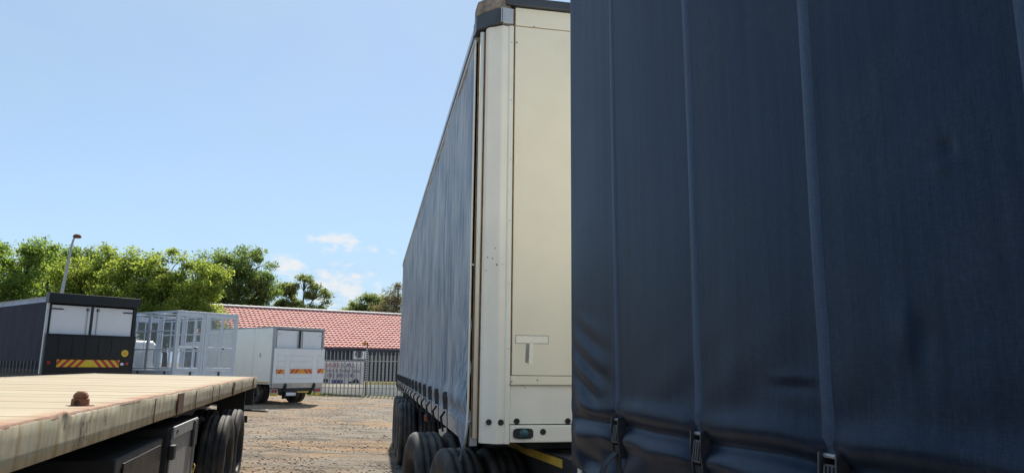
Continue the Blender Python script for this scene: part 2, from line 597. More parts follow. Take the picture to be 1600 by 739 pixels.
def fascia_mat():
    """cream paint with rust runs from the top edge down, scratches"""
    m, nt, p, out = new_mat('rusty_cream_rail')
    tc = nt.nodes.new('ShaderNodeTexCoord').outputs['Object']
    n1 = tex_noise(nt, tc, 3, 5)
    c = mixc_(nt, ramp(nt, n1, 0.3, 0.7), (0.46, 0.43, 0.32), (0.61, 0.57, 0.44))
    st = tex_noise(nt, tc, 6.0, 7, (1, 2.4, 0.35), 0.6)
    c = mixc_(nt, ramp(nt, st, 0.46, 0.66), c, (0.37, 0.29, 0.16))
    st2 = tex_noise(nt, tc, 5.0, 9, (1, 2.2, 0.8), 0.75)
    lg = tex_noise(nt, tc, 1.7, 4)
    rm = nt.nodes.new('ShaderNodeMath')
    rm.operation = 'MULTIPLY'
    nt.links.new(ramp(nt, st2, 0.545, 0.60), rm.inputs[0])
    nt.links.new(ramp(nt, lg, 0.44, 0.60), rm.inputs[1])
    c = mixc_(nt, rm.outputs[0], c, (0.15, 0.07, 0.035))
    gr = tex_noise(nt, tc, 2.2, 6, (1, 1.2, 0.6), 0.6)
    c = mixc_(nt, ramp(nt, gr, 0.60, 0.80), c, (0.26, 0.25, 0.21))
    nt.links.new(c, p.inputs['Base Color'])
    p.inputs['Roughness'].default_value = 0.55
    bump(nt, p, n1, 0.25, 0.02)
    return m


M['fascia'] = fascia_mat()


def tile_mat():
    m, nt, p, out = new_mat('roof_tile_red')
    tc = nt.nodes.new('ShaderNodeTexCoord').outputs['Object']
    n1 = tex_noise(nt, tc, 1.7, 6)
    n2 = tex_noise(nt, tc, 6.5, 7, None, 0.7)
    c = mixc_(nt, ramp(nt, n1, 0.3, 0.7), (0.44, 0.175, 0.145), (0.54, 0.245, 0.21))
    c = mixc_(nt, ramp(nt, n2, 0.5, 0.75), c, (0.52, 0.265, 0.23))
    nt.links.new(c, p.inputs['Base Color'])
    p.inputs['Roughness'].default_value = 0.8
    return m


M['tile'] = tile_mat()


def leaf_mat(name, a, b, trans=0.35):
    m, nt, p, out = new_mat(name)
    geo = nt.nodes.new('ShaderNodeNewGeometry')
    tc = nt.nodes.new('ShaderNodeTexCoord').outputs['Object']
    n = tex_noise(nt, tc, 1.1, 4)
    mx = nt.nodes.new('ShaderNodeMath')
    mx.operation = 'MULTIPLY_ADD'
    mx.inputs[1].default_value = 0.45
    nt.links.new(geo.outputs['Random Per Island'], mx.inputs[0])
    sub = nt.nodes.new('ShaderNodeMath')
    sub.operation = 'SUBTRACT'
    nt.links.new(n, sub.inputs[0])
    sub.inputs[1].default_value = 0.2
    nt.links.new(sub.outputs[0], mx.inputs[2])
    c = mixc_(nt, ramp(nt, mx.outputs[0], 0.15, 0.8), a, b)
    nt.links.new(c, p.inputs['Base Color'])
    p.inputs['Roughness'].default_value = 0.55
    p.inputs['Specular IOR Level'].default_value = 0.25
    tr = nt.nodes.new('ShaderNodeBsdfTranslucent')
    nt.links.new(mixc_(nt, 1.0, c, (1.85, 2.0, 1.0), 'MULTIPLY'), tr.inputs['Color'])
    ms = nt.nodes.new('ShaderNodeMixShader')
    ms.inputs[0].default_value = trans
    nt.links.new(p.outputs[0], ms.inputs[1])
    nt.links.new(tr.outputs[0], ms.inputs[2])
    nt.links.new(ms.outputs[0], out.inputs[0])
    return m


M['leaf_bright'] = leaf_mat('leaf_bright', (0.115, 0.150, 0.036), (0.255, 0.285, 0.085), 0.60)
M['leaf_mid'] = leaf_mat('leaf_mid', (0.085, 0.130, 0.034), (0.200, 0.255, 0.080), 0.60)
M['leaf_dark'] = leaf_mat('leaf_dark', (0.070, 0.110, 0.045), (0.18, 0.225, 0.095), 0.58)
M['leaf_grey'] = leaf_mat('leaf_grey', (0.09, 0.12, 0.06), (0.20, 0.22, 0.11), 0.55)
M['leaf_brown'] = leaf_mat('leaf_brown', (0.12, 0.11, 0.075), (0.22, 0.19, 0.13), 0.35)


def mesh_mat():
    """fine welded wire: a grid of thin wires, the rest open"""
    m, nt, p, out = new_mat('welded_wire')
    p.inputs['Base Color'].default_value = (0.34, 0.38, 0.44, 1)
    p.inputs['Roughness'].default_value = 0.45
    p.inputs['Metallic'].default_value = 0.2
    tc = nt.nodes.new('ShaderNodeTexCoord').outputs['Object']
    sp = nt.nodes.new('ShaderNodeSeparateXYZ')
    nt.links.new(tc, sp.inputs[0])
    fr = []
    add = nt.nodes.new('ShaderNodeMath')
    nt.links.new(sp.outputs[0], add.inputs[0])
    nt.links.new(sp.outputs[1], add.inputs[1])
    for s in (add.outputs[0], sp.outputs[2]):
        mu = nt.nodes.new('ShaderNodeMath')
        mu.operation = 'MULTIPLY'
        mu.inputs[1].default_value = 1 / 0.03
        nt.links.new(s, mu.inputs[0])
        f_ = nt.nodes.new('ShaderNodeMath')
        f_.operation = 'FRACT'
        nt.links.new(mu.outputs[0], f_.inputs[0])
        l = nt.nodes.new('ShaderNodeMath')
        l.operation = 'LESS_THAN'
        l.inputs[1].default_value = 0.085
        nt.links.new(f_.outputs[0], l.inputs[0])
        fr.append(l.outputs[0])
    mx = nt.nodes.new('ShaderNodeMath')
    mx.operation = 'MAXIMUM'
    nt.links.new(fr[0], mx.inputs[0])
    nt.links.new(fr[1], mx.inputs[1])
    t = nt.nodes.new('ShaderNodeBsdfTransparent')
    ms = nt.nodes.new('ShaderNodeMixShader')
    nt.links.new(mx.outputs[0], ms.inputs[0])
    nt.links.new(t.outputs[0], ms.inputs[1])
    nt.links.new(p.outputs[0], ms.inputs[2])
    nt.links.new(ms.outputs[0], out.inputs[0])
    return m


M['wire'] = mesh_mat()

# ================================================================== THE SETTING: ground
gx = np.unique(np.concatenate([np.linspace(-1500, -60, 12), np.linspace(-60, -20, 30), np.linspace(-20, 6, 120), np.linspace(6, 60, 20), np.linspace(60, 1500, 12)]))
gy = np.unique(np.concatenate([np.linspace(-1500, -10, 12), np.linspace(-10, 6, 25), np.linspace(6, 42, 180), np.linspace(42, 110, 24), np.linspace(110, 2500, 12)]))


def ground_pt(x, y):
    d = 0.0
    if -25 < x < 10 and 3 < y < 60:
        d = 0.018 * nz(x * 0.9, y * 0.9) + 0.01 * nz(x * 2.7, y * 2.7, 4)
    return (x, y, gz(x, y) + d - 0.012)


ground = MB().grid(list(gx), list(gy), ground_pt).build('ground', M['ground'], smooth=True)
ground['kind'] = 'structure'

# loose stones in the yard: nobody could count them
def stones(n, smin, smax, name, mat, yr, label):
    base = np.array([(1, 0, 0), (-1, 0, 0), (0, 1, 0), (0, -1, 0), (0, 0, 1), (0, 0, -1)], float)
    fb = np.array([(0, 2, 4), (2, 1, 4), (1, 3, 4), (3, 0, 4), (2, 0, 5), (1, 2, 5), (3, 1, 5), (0, 3, 5)])
    y = yr[0] + (yr[1] - yr[0]) * RNG.random(n) ** 1.5
    x = (-0.42 + 0.36 * RNG.random(n)) * y + RNG.normal(0, 0.25, n)
    s = smin + (smax - smin) * RNG.random(n) ** 3
    zz = np.array([gz(a, b) for a, b in zip(x, y)])
    P = base[None] * (0.6 + 0.8 * RNG.random((n, 6, 1))) * s[:, None, None]
    P[:, :, 2] *= 0.6
    an = RNG.random(n) * 6.28
    ca, sa = np.cos(an)[:, None], np.sin(an)[:, None]
    X, Y = P[:, :, 0] * ca - P[:, :, 1] * sa, P[:, :, 0] * sa + P[:, :, 1] * ca
    P = np.stack([X, Y, P[:, :, 2]], 2)
    P += np.stack([x, y, zz + s * 0.1 - 0.008], 1)[:, None]
    F = (fb[None] + 6 * np.arange(n)[:, None, None]).reshape(-1, 3)
    o = fast_mesh(name, P.reshape(-1, 3), F, mat)
    tag(o, label, 'gravel', kind='stuff')


M['stone'] = mk('stone', (0.36, 0.305, 0.25), 0.9, var=0.4, scale=9, dirt=(0.46, 0.33, 0.21), dirt_amt=0.7, dirt_scale=1.2)
stones(15000, 0.006, 0.030, 'gravel', M['stone'], (8.5, 38.5), 'loose grey and brown gravel strewn over the yard')


# ================================================================== shared vehicle parts
TYRE = [(-0.13, 0.60), (-0.145, 0.72), (-0.150, 0.82), (-0.146, 0.91), (-0.132, 0.965), (-0.112, 0.99), (-0.085, 1.0), (-0.080, 0.972), (-0.060, 0.972), (-0.055, 1.0),
        (-0.025, 1.0), (-0.020, 0.972), (0.020, 0.972), (0.025, 1.0), (0.055, 1.0), (0.060, 0.972), (0.080, 0.972), (0.085, 1.0), (0.112, 0.99),
        (0.132, 0.965), (0.146, 0.91), (0.150, 0.82), (0.145, 0.72), (0.13, 0.60)]


def wheel(parent, x, y, z, radius, side, wscale=1.0, bolts=True):
    """side = -1: hub faces -x. A tyre with ribbed tread, its rim and hub as a sub-part"""
    mb = MB()
    mb.lathe([(o * wscale, r * radius) for (o, r) in TYRE], (x, y, z), 'x', 56)
    t = mb.build('wheel', M['rubber'], parent, smooth=True)
    rr = radius * 0.60
    mb = MB()
    s = side
    mb.lathe([(s * 0.13 * wscale, rr), (s * 0.138 * wscale, rr * 0.93), (s * 0.10 * wscale, rr * 0.88), (s * 0.01, rr * 0.80), (s * 0.0, rr * 0.45),
              (s * 0.06, rr * 0.38), (s * 0.10, rr * 0.34), (s * 0.105, 0.001), (-s * 0.13 * wscale, 0.001), (-s * 0.13 * wscale, rr)], (x, y, z), 'x', 40)
    if bolts:
        for k in range(10):
            a = 2 * math.pi * k / 10
            by, bz = y + rr * 0.62 * math.cos(a), z + rr * 0.62 * math.sin(a)
            mb.lathe([(s * 0.0, 0.018), (s * 0.04, 0.016), (s * 0.04, 0.001)], (x, by, bz), 'x', 6, False)
    mb.build('rim', M['chassis'], t, smooth=False)
    return t


def clip_poly(poly, x0, x1):
    for lim, sgn in ((x0, 1), (x1, -1)):
        out = []
        for i in range(len(poly)):
            a, b = poly[i], poly[(i + 1) % len(poly)]
            ia, ib = sgn * (a[0] - lim) >= 0, sgn * (b[0] - lim) >= 0
            if ia:
                out.append(a)
            if ia != ib:
                t = (lim - a[0]) / (b[0] - a[0])
                out.append((lim, a[1] + t * (b[1] - a[1])))
        poly = out
        if len(poly) < 3:
            return []
    return poly


def chevron(parent, x0, x1, z0, z1, y, pitch, mode, base_mat, stripe_mat, name='chevron_board'):
    b = MB().box(x0, x1, y - 0.006, y, z0, z1).build(name, base_mat, parent)
    mb = MB()
    h = (z1 - z0) * 0.9
    halves = []
    xm = (x0 + x1) / 2
    if mode == 'both':
        halves = [(x0, xm, 1), (xm, x1, -1)]
    else:
        halves = [(x0, x1, 1 if mode == 'left' else -1)]
    for (a, c, sgn) in halves:
        if sgn > 0:
            q = c - pitch
            while q > a - h - pitch:
                po = clip_poly([(q - h, z0), (q - h + pitch / 2, z0), (q + pitch / 2, z1), (q, z1)], a, c)
                if po:
                    mb.prism([(p[0], p[1]) for p in po], 'y', y - 0.009, y - 0.0065)
                q -= pitch
        else:
            q = a + pitch
            while q < c + h + pitch:
                po = clip_poly([(q - pitch / 2, z1), (q, z1), (q + h, z0), (q + h - pitch / 2, z0)], a, c)
                if po:
                    mb.prism([(p[0], p[1]) for p in po], 'y', y - 0.009, y - 0.0065)
                q += pitch
    so = mb.build('red_stripes', stripe_mat, b)
    so['kind'] = 'stuff'
    return b


def disc(parent, name, x, y, z, r, mat, depth=0.02, seg=20, squash=1.0):
    mb = MB()
    n = seg
    pts = [(x + r * math.cos(2 * math.pi * k / n), z + r * squash * math.sin(2 * math.pi * k / n)) for k in range(n)]
    mb.prism(pts, 'y', y - depth, y)
    return mb.build(name, mat, parent)


def cab(parent, w, y0, h, paint):
    """simple truck cab ahead of a box body"""
    x0, x1 = 0.08, w - 0.08
    prof = [(y0, 0.55), (y0 + 1.75, 0.55), (y0 + 1.80, 1.30), (y0 + 1.55, h - 0.12), (y0 + 1.40, h), (y0 + 0.1, h), (y0, h - 0.1)]
    c = MB().prism(prof, 'x', x0, x1).build('cab', paint, parent, bevel=0.04)
    for s, xx in ((-1, x0), (1, x1)):
        MB().prism([(y0 + 0.35, 1.35), (y0 + 1.55, 1.35), (y0 + 1.38, h - 0.25), (y0 + 0.35, h - 0.25)], 'x', xx - 0.012 if s < 0 else xx, xx if s < 0 else xx + 0.012).build('side_window', M['glass'], c)
    ya, yb, za, zb = y0 + 1.80, y0 + 1.56, 1.34, h - 0.16
    MB().hexa([(x0 + 0.1, ya - 0.01, za), (x1 - 0.1, ya - 0.01, za), (x1 - 0.1, yb - 0.01, zb), (x0 + 0.1, yb - 0.01, zb)],
              [(x0 + 0.1, ya + 0.012, za), (x1 - 0.1, ya + 0.012, za), (x1 - 0.1, yb + 0.012, zb), (x0 + 0.1, yb + 0.012, zb)]).build('windscreen', M['glass'], c)
    MB().box(x0 - 0.02, x1 + 0.02, y0 + 1.75, y0 + 1.90, 0.45, 0.75).build('bumper', M['chassis'], parent, bevel=0.02)
    return c


def buckle_parts(parent, x, y, ztop, zbot, w=0.055, detail=True):
    """over-centre buckle on its webbing. The face looks to -x. Returns the buckle"""
    mb = MB()
    h = 0.15
    for s in (-1, 1):
        mb.prism([(x - 0.003, ztop), (x - 0.036, ztop - 0.004), (x - 0.040, ztop - 0.055), (x - 0.030, ztop - h), (x - 0.003, ztop - h)], 'y',
                 y + s * (w / 2) - 0.003, y + s * (w / 2) + 0.003)
    b = mb.build('buckle', M['buckle'], parent)
    if detail:
        mb = MB()
        mb.hexa([(x - 0.030, y - w / 2 + 0.005, ztop - 0.030), (x - 0.030, y + w / 2 - 0.005, ztop - 0.030), (x - 0.038, y + w / 2 - 0.005, ztop - 0.095), (x - 0.038, y - w / 2 + 0.005, ztop - 0.095)],
                [(x - 0.022, y - w / 2 + 0.005, ztop - 0.030), (x - 0.022, y + w / 2 - 0.005, ztop - 0.030), (x - 0.028, y + w / 2 - 0.005, ztop - 0.095), (x - 0.028, y - w / 2 + 0.005, ztop - 0.095)])
        for k in range(3):
            yy = y - w / 2 + 0.014 + k * 0.0125
            mb.hexa([(x - 0.034, yy, ztop - 0.034), (x - 0.034, yy + 0.006, ztop - 0.034), (x - 0.042, yy + 0.006, ztop - 0.090), (x - 0.042, yy, ztop - 0.090)],
                    [(x - 0.030, yy, ztop - 0.034), (x - 0.030, yy + 0.006, ztop - 0.034), (x - 0.038, yy + 0.006, ztop - 0.090), (x - 0.038, yy, ztop - 0.090)])
        mb.build('lever', M['buckle'], b, bevel=0.0015)
        for zz in (ztop - 0.012, ztop - 0.118, ztop - 0.142):
            MB().tube([(x - 0.020, y - w / 2, zz), (x - 0.020, y + w / 2, zz)], 0.006, 8).build('pin', M['galv'], b)
    return b


# ================================================================== REAR TRAILER (white headboard, faded curtain)
rt = empty('curtainside_trailer', (-0.266, 5.154, 0.0), -10.87)
tag(rt, 'long trailer with faded grey-blue side curtain and cream front wall', 'trailer')
W, L = 2.55, 14.1
Z0, ZT = 1.20, 4.40


def rear_curtain(y, z):
    k = sstep(0.0, 1.2, z - 1.28)
    x = 0.004 * math.sin(y * 7.3 + 1.3 * nz(y * 1.1, z * 0.35)) * k + 0.010 * nz(y * 5.5, z * 0.5) + 0.006 * nz(y * 14, z * 0.6, 2) + 0.012 * nz(y * 2.2, z * 0.9, 9) + 0.02 * nz(y * 0.8, z * 0.5, 3)
    x *= sstep(0.15, 0.7, y)
    # belly at the foot of the curtain, drawn in by the straps
    x -= 0.030 * math.exp(-((z - 1.47) / 0.07) ** 2) * (0.6 + 0.8 * nz(y * 2.3, 7.0))
    x += 0.022 * math.exp(-((z - 1.36) / 0.04) ** 2)
    st = min(abs(y - s) for s in RSTR)
    x += 0.014 * math.exp(-(st / 0.09) ** 2) * math.exp(-((z - 1.40) / 0.14) ** 2)
    # creases near the front end, low down
    if y < 1.7:
        e = sstep(1.7, 0.5, y) * sstep(2.6, 1.7, z)
        x += 0.013 * e * math.sin((z * 1.6 - y * 1.1) * 13 + 2 * nz(y * 2, z * 2))
    if z < 1.40:
        z += (1.40 - z) / 0.11 * (0.035 * nz(y * 2.6, 3.0) - 0.01)
    return (x, y, z)


RSTR = [1.32 + 0.85 * i for i in range(15)]
ys = list(np.concatenate([np.linspace(0.2, 3.0, 120), np.linspace(3.04, 14.0, 300)]))
zs = list(np.concatenate([np.linspace(1.29, 1.75, 24), np.linspace(1.79, 4.30, 34)]))
cur = MB().grid(ys, zs, rear_curtain).build('side_curtain', M['curtain_faded'], rt, smooth=True)
tag(cur, 'faded grey-blue curtain with fine vertical wrinkles')
# loose front corner of the curtain hanging below the rail, with its pale rolled edge
ys2 = list(np.linspace(0.12, 0.95, 24))
zs2 = list(np.linspace(1.06, 1.32, 10))
MB().grid(ys2, zs2, lambda y, z: (-0.012 - 0.02 * (1.32 - z) * math.sin(y * 9) - 0.05 * sstep(0.35, 0.05, y) * sstep(1.3, 1.06, z) * 1.2, y, z + 0.17 * sstep(0.25, 0.95, y) * (1.32 - z) / 0.26)).build('loose_flap', M['curtain_faded'], cur, smooth=True, solid=0.004)
ed = [(-0.010, 0.16, 4.28), (-0.010, 0.16, 3.0), (-0.010, 0.16, 2.0), (-0.010, 0.16, 1.5), (-0.012, 0.17, 1.30), (-0.018, 0.21, 1.19), (-0.030, 0.30, 1.08)]
MB().tube(ed, [0.007, 0.007, 0.008, 0.009, 0.010, 0.010, 0.006], 10).build('curtain_edge_roll', M['pillar'], cur, smooth=True)
MB().tube([(0.035, 0.10, 1.22), (0.035, 0.10, 4.32)], 0.018, 10).build('curtain_pole', M['pillar'], rt, smooth=True)
MB().box(0.010, 0.058, 0.135, 0.150, 1.22, 4.30).build('gap_filler', M['seam'], rt)
MB().box(0.055, 0.075, 0.075, 0.13, 1.22, 4.30).build('pole_channel', M['seam'], rt)
# straps and buckles along the foot of the curtain
for i, s in enumerate(RSTR):
    if s > 13.9:
        continue
    mb = MB()
    w = 0.05
    sx = -0.016
    mb.hexa([(sx - 0.03, s - w / 2, 1.46), (sx - 0.03, s + w / 2, 1.46), (sx - 0.022, s + w / 2, 1.12), (sx - 0.022, s - w / 2, 1.12)],
            [(sx - 0.026, s - w / 2, 1.46), (sx - 0.026, s + w / 2, 1.46), (sx - 0.018, s + w / 2, 1.12), (sx - 0.018, s - w / 2, 1.12)])
    mb.hexa([(sx - 0.022, s - w / 2, 1.12), (sx - 0.022, s + w / 2, 1.12), (0.05, s + w / 2, 1.13), (0.05, s - w / 2, 1.13)],
            [(sx - 0.022, s - w / 2, 1.116), (sx - 0.022, s + w / 2, 1.116), (0.05, s + w / 2, 1.126), (0.05, s - w / 2, 1.126)])
    st = mb.build('strap', M['webbing'], rt)
    buckle_parts(st, sx - 0.028, s, 1.50, 1.30, detail=False)
    # loose tail
    tl = 0.10 + 0.08 * random.random()
    MB().tube([(sx - 0.045, s, 1.33), (sx - 0.075, s + 0.04, 1.28), (sx - 0.05, s + 0.08, 1.28 - tl)], [0.010, 0.012, 0.010], 5).build('strap_tail', M['webbing'], st)
# side rail, bottom rail, roof
MB().box(0.004, 0.06, 0.15, L - 0.1, 1.16, 1.31).build('side_rail', M['silver'], rt, bevel=0.004)
MB().box(W - 0.06, W, 0.15, L - 0.1, 1.16, 1.31).build('side_rail', M['silver'], rt)
MB().box(-0.012, 0.10, 0.24, L, 4.30, 4.45).build('roof_rail', M['silver'], rt, bevel=0.01)
MB().box(-0.020, -0.0125, 0.24, L - 0.02, 4.33, 4.36).build('rail_lip', M['gutter'], rt)
MB().box(W - 0.10, W + 0.012, 0.24, L, 4.30, 4.45).build('roof_rail', M['silver'], rt)
MB().box(0.02, W - 0.02, 0.24, L - 0.02, 4.455, 4.49).build('roof', M['roof_tarp'], rt)
MB().box(W - 0.012, W, 0.2, L, 1.29, 4.31).build('far_curtain', M['curtain_faded'], rt)
MB().box(0.0, W, L - 0.02, L + 0.04, 1.20, 4.44).build('rear_doors', M['whitebox'], rt)
MB().box(0.07, W - 0.07, 0.12, L - 0.05, 1.32, 1.45).build('floor', M['chassis'], rt)
# headboard
MB().box(0.275, 2.275, -0.030, 0.06, 1.665, 4.340).build('front_panel', M['headboard'], rt, bevel=0.004)
MB().box(0.275, 2.275, -0.030, 0.06, 4.347, 4.498).build('top_panel', M['headboard'], rt, bevel=0.004)
MB().box(0.262, 2.288, -0.012, 0.05, 1.66, 4.49).build('seam_strip', M['seam'], rt)
MB().box(0.265, 2.285, -0.040, 0.06, 1.598, 1.660).build('cross_rail', M['headboard'], rt, bevel=0.004)
MB().box(0.265, 2.285, -0.018, 0.06, 1.325, 1.5965).build('lower_panel', M['pillar'], rt, bevel=0.003)
MB().box(0.268, 2.282, -0.006, 0.05, 1.316, 1.326).build('seam_strip', M['chassis'], rt)
MB().box(0.265, 2.285, -0.030, 0.08, 1.200, 1.318).build('bottom_rail', M['pillar'], rt, bevel=0.006)
for mir in (0, 1):
    def X(a):
        return W - a if mir else a
    # rounded / folded corner pillar: outline in plan
    plan = [(0.060, 0.10), (0.060, 0.060), (0.075, 0.035), (0.115, 0.012), (0.165, -0.022), (0.178, -0.026), (0.222, -0.020), (0.230, -0.034), (0.262, -0.034), (0.262, 0.10)]
    plan = [(X(a), b) for a, b in plan]
    if mir:
        plan = plan[::-1]
    p = MB().prism(plan, 'z', 1.190, 4.34).build('corner_pillar', M['pillar'], rt, bevel=0.004)
    # gutter cap at the head of the pillar
    cap = [(-0.012, 0.30), (-0.014, 0.12), (0.115, -0.030), (0.170, -0.050), (0.172, 0.12)]
    cap = [(X(a), b) for a, b in cap]
    if mir:
        cap = cap[::-1]
    MB().prism(cap, 'z', 4.345, 4.470).build('corner_cap', M['gutter'], rt, bevel=0.004)
    cap2 = [(0.1735, -0.055), (0.255, -0.046), (0.255, 0.10), (0.1735, 0.10)]
    cap2 = [(X(a), b) for a, b in cap2]
    if mir:
        cap2 = cap2[::-1]
    MB().prism(cap2, 'z', 4.350, 4.475).build('cap_plate', M['silver'], rt, bevel=0.003)
    for q in (0.130, 0.142):
        MB().box(*sorted((X(q + 0.025), X(q + 0.032))), -0.062, -0.048, 4.352, 4.474).build('cap_rib', M['silver'], rt)
    lump = [(-0.005, 0.30), (-0.005, 0.13), (0.12, -0.02), (0.24, -0.03), (0.24, 0.30)]
    lump = [(X(a), b) for a, b in lump]
    if mir:
        lump = lump[::-1]
    MB().prism(lump, 'z', 4.478, 4.60).build('frayed_roof_corner', M['frayed'], rt, bevel=0.015)
MB().box(0.20, W - 0.2, -0.060, 0.25, 4.503, 4.575).build('roof_front_rail', M['gutter'], rt, bevel=0.006)
# fittings on the headboard
def button(x, z, y=-0.030, r=0.021):
    mb = MB()
    mb.lathe([(0.0, r), (-0.008, r), (-0.012, r * 0.8), (-0.012, r * 0.55), (-0.006, r * 0.5), (-0.006, 0.001)], (x, y, z), 'y', 18, False)
    return mb.build('rubber_button', M['blackplastic'], rt, smooth=False)
button(0.118, 1.338, 0.004)
button(0.200, 1.338, -0.021)
button(0.315, 1.345, -0.018)
button(0.690, 1.345, -0.018)
button(1.30, 1.345, -0.018)
button(2.235, 1.345, -0.018)
pl = MB().prism([(0.285 + 0.075 + 0.073 * math.copysign(abs(math.cos(a)) ** 0.5, math.cos(a)), 1.262 + 0.036 * math.copysign(abs(math.sin(a)) ** 0.5, math.sin(a))) for a in np.linspace(0, 2 * math.pi, 24, endpoint=False)], 'y', -0.040, -0.030).build('lamp_mount', M['blackplastic'], rt)
mb = MB()
mb.lathe([(-0.040, 0.034), (-0.048, 0.033), (-0.050, 0.026), (-0.058, 0.022), (-0.062, 0.012), (-0.063, 0.001)], (0.365, 0, 1.262), 'y', 24, False)
mb.build('lamp_lens', M['teal'], pl, smooth=True)
mb = MB()
mb.lathe([(-0.0305, 0.022), (-0.034, 0.021), (-0.034, 0.016), (-0.031, 0.015), (-0.031, 0.001)], (0.505, 0, 1.272), 'y', 20, False)
mb.build('socket', M['blackplastic'], rt)
# letter T made of strips of tape, its bar edged by a painted grey shadow
MB().box(0.297, 0.545, -0.0305, -0.030, 1.889, 1.950).build('tape_shadow_edge', M['tape_grey'], rt)
MB().box(0.302, 0.540, -0.0335, -0.0306, 1.893, 1.945).build('tape_bar', M['tape_white'], rt)
MB().hexa([(0.398, -0.0325, 1.7475), (0.428, -0.0325, 1.738), (0.432, -0.0325, 1.8925), (0.404, -0.0325, 1.8925)],
          [(0.398, -0.0305, 1.7475), (0.428, -0.0305, 1.738), (0.432, -0.0305, 1.8925), (0.404, -0.0305, 1.8925)]).build('tape_stem', M['tape_white'], rt)
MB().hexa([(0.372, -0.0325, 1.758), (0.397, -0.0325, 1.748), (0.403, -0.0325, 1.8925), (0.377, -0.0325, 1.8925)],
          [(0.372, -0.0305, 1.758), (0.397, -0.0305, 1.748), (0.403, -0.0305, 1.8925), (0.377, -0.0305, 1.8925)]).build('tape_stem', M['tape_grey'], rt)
for (a, b) in ((0.272, 1.62), (0.262, 1.60), (0.46, 1.632), (0.285, 4.20), (0.42, 4.345)):
    MB().lathe([(-0.040, 0.006), (-0.045, 0.004), (-0.045, 0.001)], (a, 0, b), 'y', 8, False).build('rivet', M['seam'], rt)
for k in range(6):
    zz = 1.85 + k * 0.47
    MB().lathe([(-0.030, 0.0045), (-0.035, 0.003), (-0.035, 0.0005)], (0.246, -0.004, zz), 'y', 6, False).build('rivet', M['galv'], rt)
# chassis and running gear of the rear trailer
for x in (0.75, 1.75):
    MB().box(x - 0.06, x + 0.06, 1.5, L - 0.3, 0.78, 1.315).build('chassis_beam', M['chassis'], rt)
for k in range(12):
    MB().box(0.08, W - 0.08, 1.0 + k * 1.1, 1.06 + k * 1.1, 1.20, 1.315).build('cross_member', M['chassis'], rt)
MB().box(0.45, 2.1, 0.3, 1.9, 1.12, 1.195).build('coupling_plate', M['chassis'], rt)
for k, y in enumerate((8.0, 9.35, 10.7)):
    MB().tube([(0.2, y, 0.54), (W - 0.1, y, 0.54)], 0.065, 10).build('axle', M['chassis'], rt)
    for (x, s) in ((-0.06, -1), (0.27, 1), (W - 0.40, -1), (W - 0.10, 1)):
        wheel(rt, x, y, 0.54, 0.54, s)
    for x in (0.75, 1.75):
        MB().box(x - 0.05, x + 0.05, y - 0.55, y + 0.55, 0.60, 0.68).build('spring', M['chassis'], rt)
MB().prism([(7.3, 1.02), (7.45, 1.10), (11.2, 1.13), (11.4, 1.0), (11.38, 1.0), (11.2, 1.12), (7.46, 1.09), (7.33, 1.02)], 'x', 0.0, 0.56).build('mudguard', M['blackplastic'], rt)
for x in (0.5, 2.0):
    MB().box(x - 0.05, x + 0.05, 3.2, 3.32, 0.35, 1.2).build('landing_leg', M['chassis'], rt)
    MB().box(x - 0.11, x + 0.11, 3.15, 3.37, 0.30, 0.36).build('landing_foot', M['chassis'], rt)
# red lamp and torn pale splash plate showing behind the bogie
MB().lathe([(0.0, 0.055), (-0.03, 0.05), (-0.045, 0.03), (-0.047, 0.001)], (0.05, 4.6, 1.05), 'x', 16, False).build('red_marker_lamp', M['red'], rt, smooth=True)
MB().prism([(2.75, 1.08), (3.6, 0.98), (3.4, 0.90), (3.2, 0.95), (3.05, 0.84), (2.95, 0.93), (2.8, 0.80), (2.72, 0.92), (2.55, 0.76), (2.4, 1.02)], 'x', 0.10, 0.106).build('torn_splash_plate', M['silver'], rt)

# ================================================================== FRONT TRAILER (foreground curtain)
ft = empty('link_trailer', (0.266, 3.253, 0.0), -17.11)
tag(ft, 'near trailer with dark navy curtain and vertical webbing straps', 'trailer')
FSTR = [2.54 - 3.03, 1.97 - 3.03, 1.41 - 3.03, 0.85 - 3.03, 0.285 - 3.03, -0.28 - 3.03, -0.845 - 3.03, -1.41 - 3.03, -1.975 - 3.03, -2.54 - 3.03]


